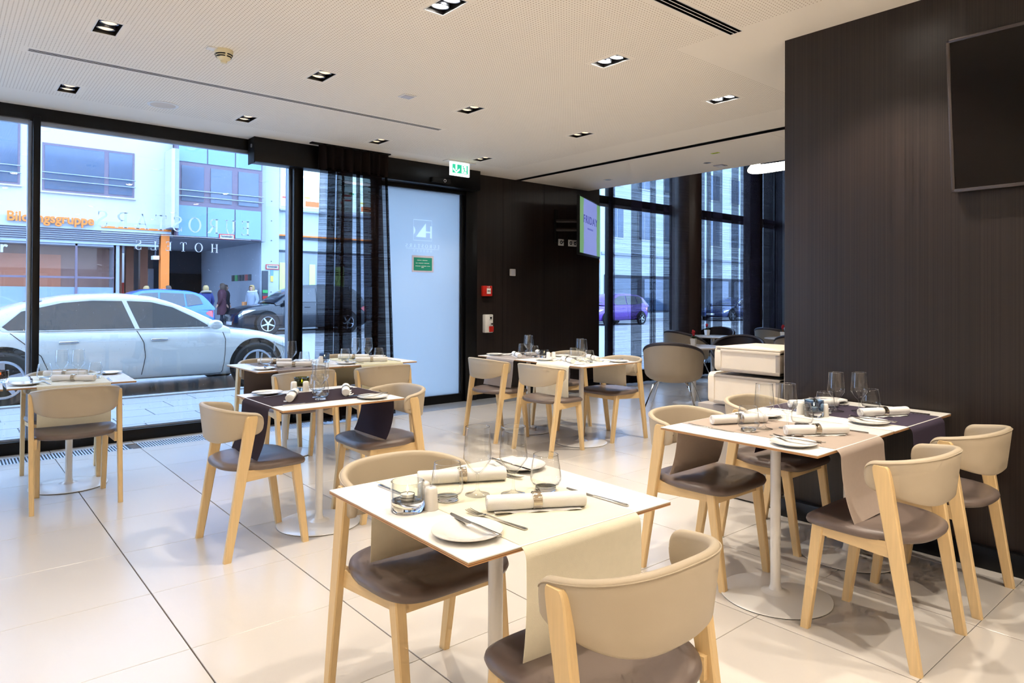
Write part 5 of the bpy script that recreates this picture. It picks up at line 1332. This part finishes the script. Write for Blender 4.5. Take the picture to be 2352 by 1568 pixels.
# second building
B2 = thing('school_building', 'pale blue building with orange strip right of the passage', 'building', (0, F, G))
def bq(nm, m, x0, x1, y0, y1, z0, z1): return obj(nm, boxm(nm, m, x0, x1, y0, y1, z0, z1), B2)
bq('wall', M['facade2'], 10.70, 17.5, .05, .6, 0, 13)
bq('orange_strip', M['orange'], 10.70, 17.5, -.05, .05, 3.82, 3.88); bq('dark_strip', M['darkgrey'], 10.70, 17.5, -.03, .05, 3.72, 3.80)
bq('shop_recess', M['grey'], 10.72, 17.4, -.01, .06, .3, 3.20); bq('recess_head', M['darkgrey'], 10.72, 17.4, -.05, .06, 3.16, 3.24)
for x0, x1, z0, z1, m in ((10.74, 11.16, 1.2, 2.72, 'lime'), (11.16, 11.5, 1.2, 1.9, 'limepale'), (12.02, 12.28, 1.5, 2.68, 'lime'), (12.28, 12.85, 1.2, 1.6, 'lime'), (11.5, 12.02, .9, 1.4, 'limepale'), (13.2, 13.6, 1.2, 2.6, 'lime')):
    bq('lime_panel', M[m], x0, x1, -.04, .0, z0, z1)
for k, x in enumerate((10.72, 13.3)):
    wn = obj('window', boxm('wsr', M['facade'], x, x+2.0, -.04, .06, 4.92, 7.0), B2)
    obj('pane', boxm('wp', glow('classroom_%d' % k, (.62, .78, .72, 1), .55), x+.05, x+1.72, -.055, -.035, 5.05, 6.9), wn)
    for q, (a, c, zz, cl) in enumerate(((.3, .6, 5.72, (214, 70, 70)), (.32, .62, 5.52, (214, 70, 70)), (.1, .28, 5.38, (214, 90, 80)), (.5, .75, 5.82, (90, 190, 120)), (1.05, 1.3, 5.45, (220, 200, 90)), (1.1, 1.7, 5.12, (226, 120, 60)))):
        obj('wall_chart', boxm('wc', mat('chart_%d_%d' % (k, q), srgb(*cl), .6), x+a, x+c, -.062, -.05, zz, zz+.07 if q < 5 else zz+.22), wn)
    for zz in (6.30, 6.62): obj('tube_light', boxm('tl', glow('tube_light_%d_%d' % (k, int(zz*10)), (1, 1, 1, 1), 2.5), x+.2, x+1.7, -.065, -.05, zz, zz+.09), wn)
    obj('frame_post', boxm('fp', M['facade'], x+1.74, x+1.98, -.07, -.03, 4.95, 7.0), wn)
    obj('sill', boxm('sl', M['grey'], x, x+2.05, -.12, 0, 4.86, 4.92), wn)
# buildings farther along, behind the lounge curtains
for k, (x0, x1, nm, lab, zz) in enumerate(((17.5, 30, 'apartment_building', 'pale apartment building seen through the left lounge curtains', 3.4), (30, 52, 'apartment_building', 'grey-white apartment building seen through the right lounge curtains', 3.9), (52, 90, 'apartment_building', 'distant apartment building at the far end of the street', 3.6))):
    Bk = thing(nm, lab, 'building', (x0, F-.2*k, G), 0, 'buildings along the far street')
    L_ = x1-x0
    obj('wall', boxm('w', (M['facade'], M['facade2'], M['facade'])[k], 0, L_, 0, .6, 0, 14), Bk)
    obj('shop_band', boxm('sb', M['darkgrey'], .3, L_-.3, -.05, .0, .4, 2.7), Bk)
    obj('cornice', boxm('co', M['orange'] if k == 0 else M['grey'], 0, L_, -.12, 0, zz, zz+.14), Bk)
    n = int(L_/2.6)
    for q in range(n):
        for fl_ in range(3):
            xx = .8+2.6*q; z0 = zz+1.0+3.2*fl_
            wn = obj('window', boxm('wsr', M['facade'], xx, xx+1.25, -.05, .01, z0, z0+1.9), Bk)
            obj('pane', boxm('p1', M['pane'], xx+.08, xx+.60, -.065, -.045, z0+.08, z0+1.82), wn); obj('pane', boxm('p2', M['pane'], xx+.66, xx+1.18, -.065, -.045, z0+.08, z0+1.82), wn)
    for q in range(int(L_/3.4)):
        obj('shop_pane', boxm('spn', M['pane'], .6+3.4*q, 3.3+3.4*q, -.07, -.05, .5, 2.5), Bk)

# ================================================================== PASSERS-BY
def person(label, loc, rz, coat, hair, legs, hood=None, bag=None, height=1.70, seed=1, long_coat=True):
    s = height/1.70
    t = thing('person', label, 'person', loc, rz)
    me = bpy.data.meshes.new('sk'); V = {}; vs_ = []; ed = []; rad = []
    def v(n, p, r, par=None):
        V[n] = len(vs_); vs_.append(tuple(Vector(p)*s)); rad.append((r*s, r*.82*s))
        if par: ed.append((V[par], V[n]))
    v('pelvis', (0, 0, .94), .145); v('waist', (0, .0, 1.08), .135, 'pelvis'); v('chest', (0, -.01, 1.27), .155, 'waist'); v('neck0', (0, -.01, 1.42), .085, 'chest'); v('neck', (0, .0, 1.48), .055, 'neck0'); v('skull', (0, .015, 1.58), .088, 'neck'); v('crown', (0, .01, 1.65), .070, 'skull')
    for sd, n in ((-1, 'l'), (1, 'r')):
        v('hip'+n, (sd*.09, 0, .86), .095, 'pelvis'); v('kn'+n, (sd*.10, .03*sd, .48), .062, 'hip'+n); v('an'+n, (sd*.10, .0-.05*sd, .09), .045, 'kn'+n); v('to'+n, (sd*.11, .13-.05*sd, .035), .038, 'an'+n)
        v('sh'+n, (sd*.17, -.01, 1.38), .070, 'chest'); v('el'+n, (sd*.25, -.03, 1.12), .055, 'sh'+n); v('wr'+n, (sd*.24, .09, .90), .036, 'el'+n); v('pa'+n, (sd*.235, .13, .84), .034, 'wr'+n)
        for f in range(4): v('f%d%s' % (f, n), (sd*.235+(f-1.5)*.018, .15+.004*f, .775), .0095, 'pa'+n)
        v('th'+n, (sd*.20, .155, .825), .0095, 'pa'+n)
    me.from_pydata(vs_, ed, []); o = bpy.data.objects.new('sk', me); C.objects.link(o)
    md = o.modifiers.new('s', 'SKIN'); ss = o.modifiers.new('u', 'SUBSURF'); ss.levels = 1
    for i, r in enumerate(rad): me.skin_vertices[0].data[i].radius = r
    me.skin_vertices[0].data[0].use_root = True
    bpy.context.view_layer.update()
    bm_ = bpy.data.meshes.new_from_object(o.evaluated_get(bpy.context.evaluated_depsgraph_get())); bpy.data.objects.remove(o)
    sk = mat('skin_%d' % seed, srgb(214, 170, 146), .6); bm_.materials.clear()
    for m_ in (sk, legs): bm_.materials.append(m_)
    for p in bm_.polygons: p.material_index = 1 if p.center.z < .95*s else 0; p.use_smooth = True
    for p in bm_.polygons:
        if abs(p.center.x) > .15*s and p.center.z < 1.0*s and p.center.z > .7*s: p.material_index = 0
    bm_.name = 'body'; obj('body', bm_, t)
    zb = .52 if long_coat else .80; rings = []
    for z, a, c in ((zb, .225, .175), (.80, .205, .16), (.98, .19, .15), (1.10, .185, .145), (1.28, .215, .160), (1.38, .215, .145), (1.445, .13, .11), (1.475, .085, .09)):
        rings.append([(a*s*cos(2*PI*k/20), c*s*sin(2*PI*k/20), z*s) for k in range(20)])
    b = MB(); b.loft(rings)
    cb = obj('coat', b.mesh('coat', coat, 60), t)
    for sd in (-1, 1):
        obj('sleeve', MB().tube([Vector(p)*s for p in ((sd*.16, -.01, 1.40), (sd*.215, -.02, 1.27), (sd*.255, -.03, 1.12), (sd*.25, .035, 1.0), (sd*.242, .085, .92))], [.082*s, .080*s, .070*s, .060*s, .052*s], 12).mesh('sl', coat, 60), cb)
    b = MB(); b.lathe([(0, .115), (.06, .105), (.098, .06), (.108, 0), (.104, -.07), (.09, -.13), (.0, -.12)], 18, Matrix.Translation((0, -.012*s, 1.60*s)) @ Matrix.Diagonal((s*.95, s*1.02, s, 1)))
    hr = b.mesh('hair', hair, 60)
    bmx = bmesh.new(); bmx.from_mesh(hr); bmesh.ops.delete(bmx, geom=[f for f in bmx.faces if f.calc_center_median().y > .045*s and f.calc_center_median().z < 1.665*s], context='FACES'); bmx.to_mesh(hr); bmx.free()
    obj('hair', hr, t)
    b = MB(); b.lathe([(0, -.012), (.012, -.004), (.010, .018), (0, .03)], 8, xf((0, .098*s, 1.565*s)));
    for sd in (-1, 1): b.lathe([(0, -.008), (.009, 0), (0, .008)], 8, xf((sd*.033*s, .088*s, 1.595*s)))
    b.box(-.024*s, .024*s, .085*s, .097*s, 1.528*s, 1.534*s)
    obj('face', b.mesh('face', mat('face_%d' % seed, srgb(186, 132, 112), .6), 60), t)
    if hood:
        b = MB(); pts = [(.17*s*cos(R(-200+220*k/14)), (-.05+.10*sin(R(-200+220*k/14)))*s, (1.44+.02*sin(k))*s) for k in range(15)]
        b.tube([(.16*s*cos(2*PI*k/16), (.135*sin(2*PI*k/16)-.03)*s, (1.455-.03*sin(2*PI*k/16))*s) for k in range(17)], .045*s, 8, cap=False)
        obj('fur_collar', b.mesh('fur', hood, 60), t)
    if bag: obj('shoulder_bag', MB().bbox(.18*s, .30*s, -.06*s, .22*s, .70*s, 1.05*s, .02).mesh('bag', bag, 50), t)
    return t
coatm = lambda n, c: mat(n, srgb(*c), .85, var=.12, scale=14, bump=.1)
hblond, hbrown = mat('blond_hair', srgb(168, 140, 92), .6, var=.2, stretch=(20, 20, 2)), mat('brown_hair', srgb(84, 66, 56), .6, var=.2, stretch=(20, 20, 2))
jeans = coatm('dark_trousers', (44, 48, 62))
GF = G+.03
person('person seen from behind in a navy coat with fur collar', (7.50, 26.2, GF), R(10), coatm('navy_coat', (42, 52, 104)), hblond, jeans, mat('fur', srgb(150, 138, 118), .9, var=.3, scale=60), height=1.68, seed=1)
person('person in a green jacket walking behind the blue hatchback', (6.28, 26.4, GF), R(70), coatm('green_jacket', (70, 176, 160)), hbrown, jeans, height=1.66, seed=2, long_coat=False)
person('fair-haired person left of the orange column, behind the blue hatchback', (5.62, 26.5, GF), R(-80), coatm('grey_coat', (120, 118, 122)), hblond, jeans, height=1.64, seed=3)
person('person in a dark red coat standing in the dark passage', (8.72, 28.3, GF), R(60), coatm('wine_coat', (78, 44, 56)), hbrown, jeans, height=1.80, seed=4)
person('person in a dark coat in the passage beside the red coat', (9.15, 29.2, GF), R(-120), coatm('black_coat', (40, 38, 46)), hbrown, jeans, height=1.76, seed=5)
person('person in a grey jacket with an orange bag by the passage wall', (9.62, 27.5, GF), R(120), coatm('pale_jacket', (150, 158, 172)), hblond, jeans, hood=mat('pale_fur', srgb(190, 190, 196), .9, var=.3, scale=60), bag=coatm('orange_bag', (196, 132, 84)), height=1.74, seed=6)
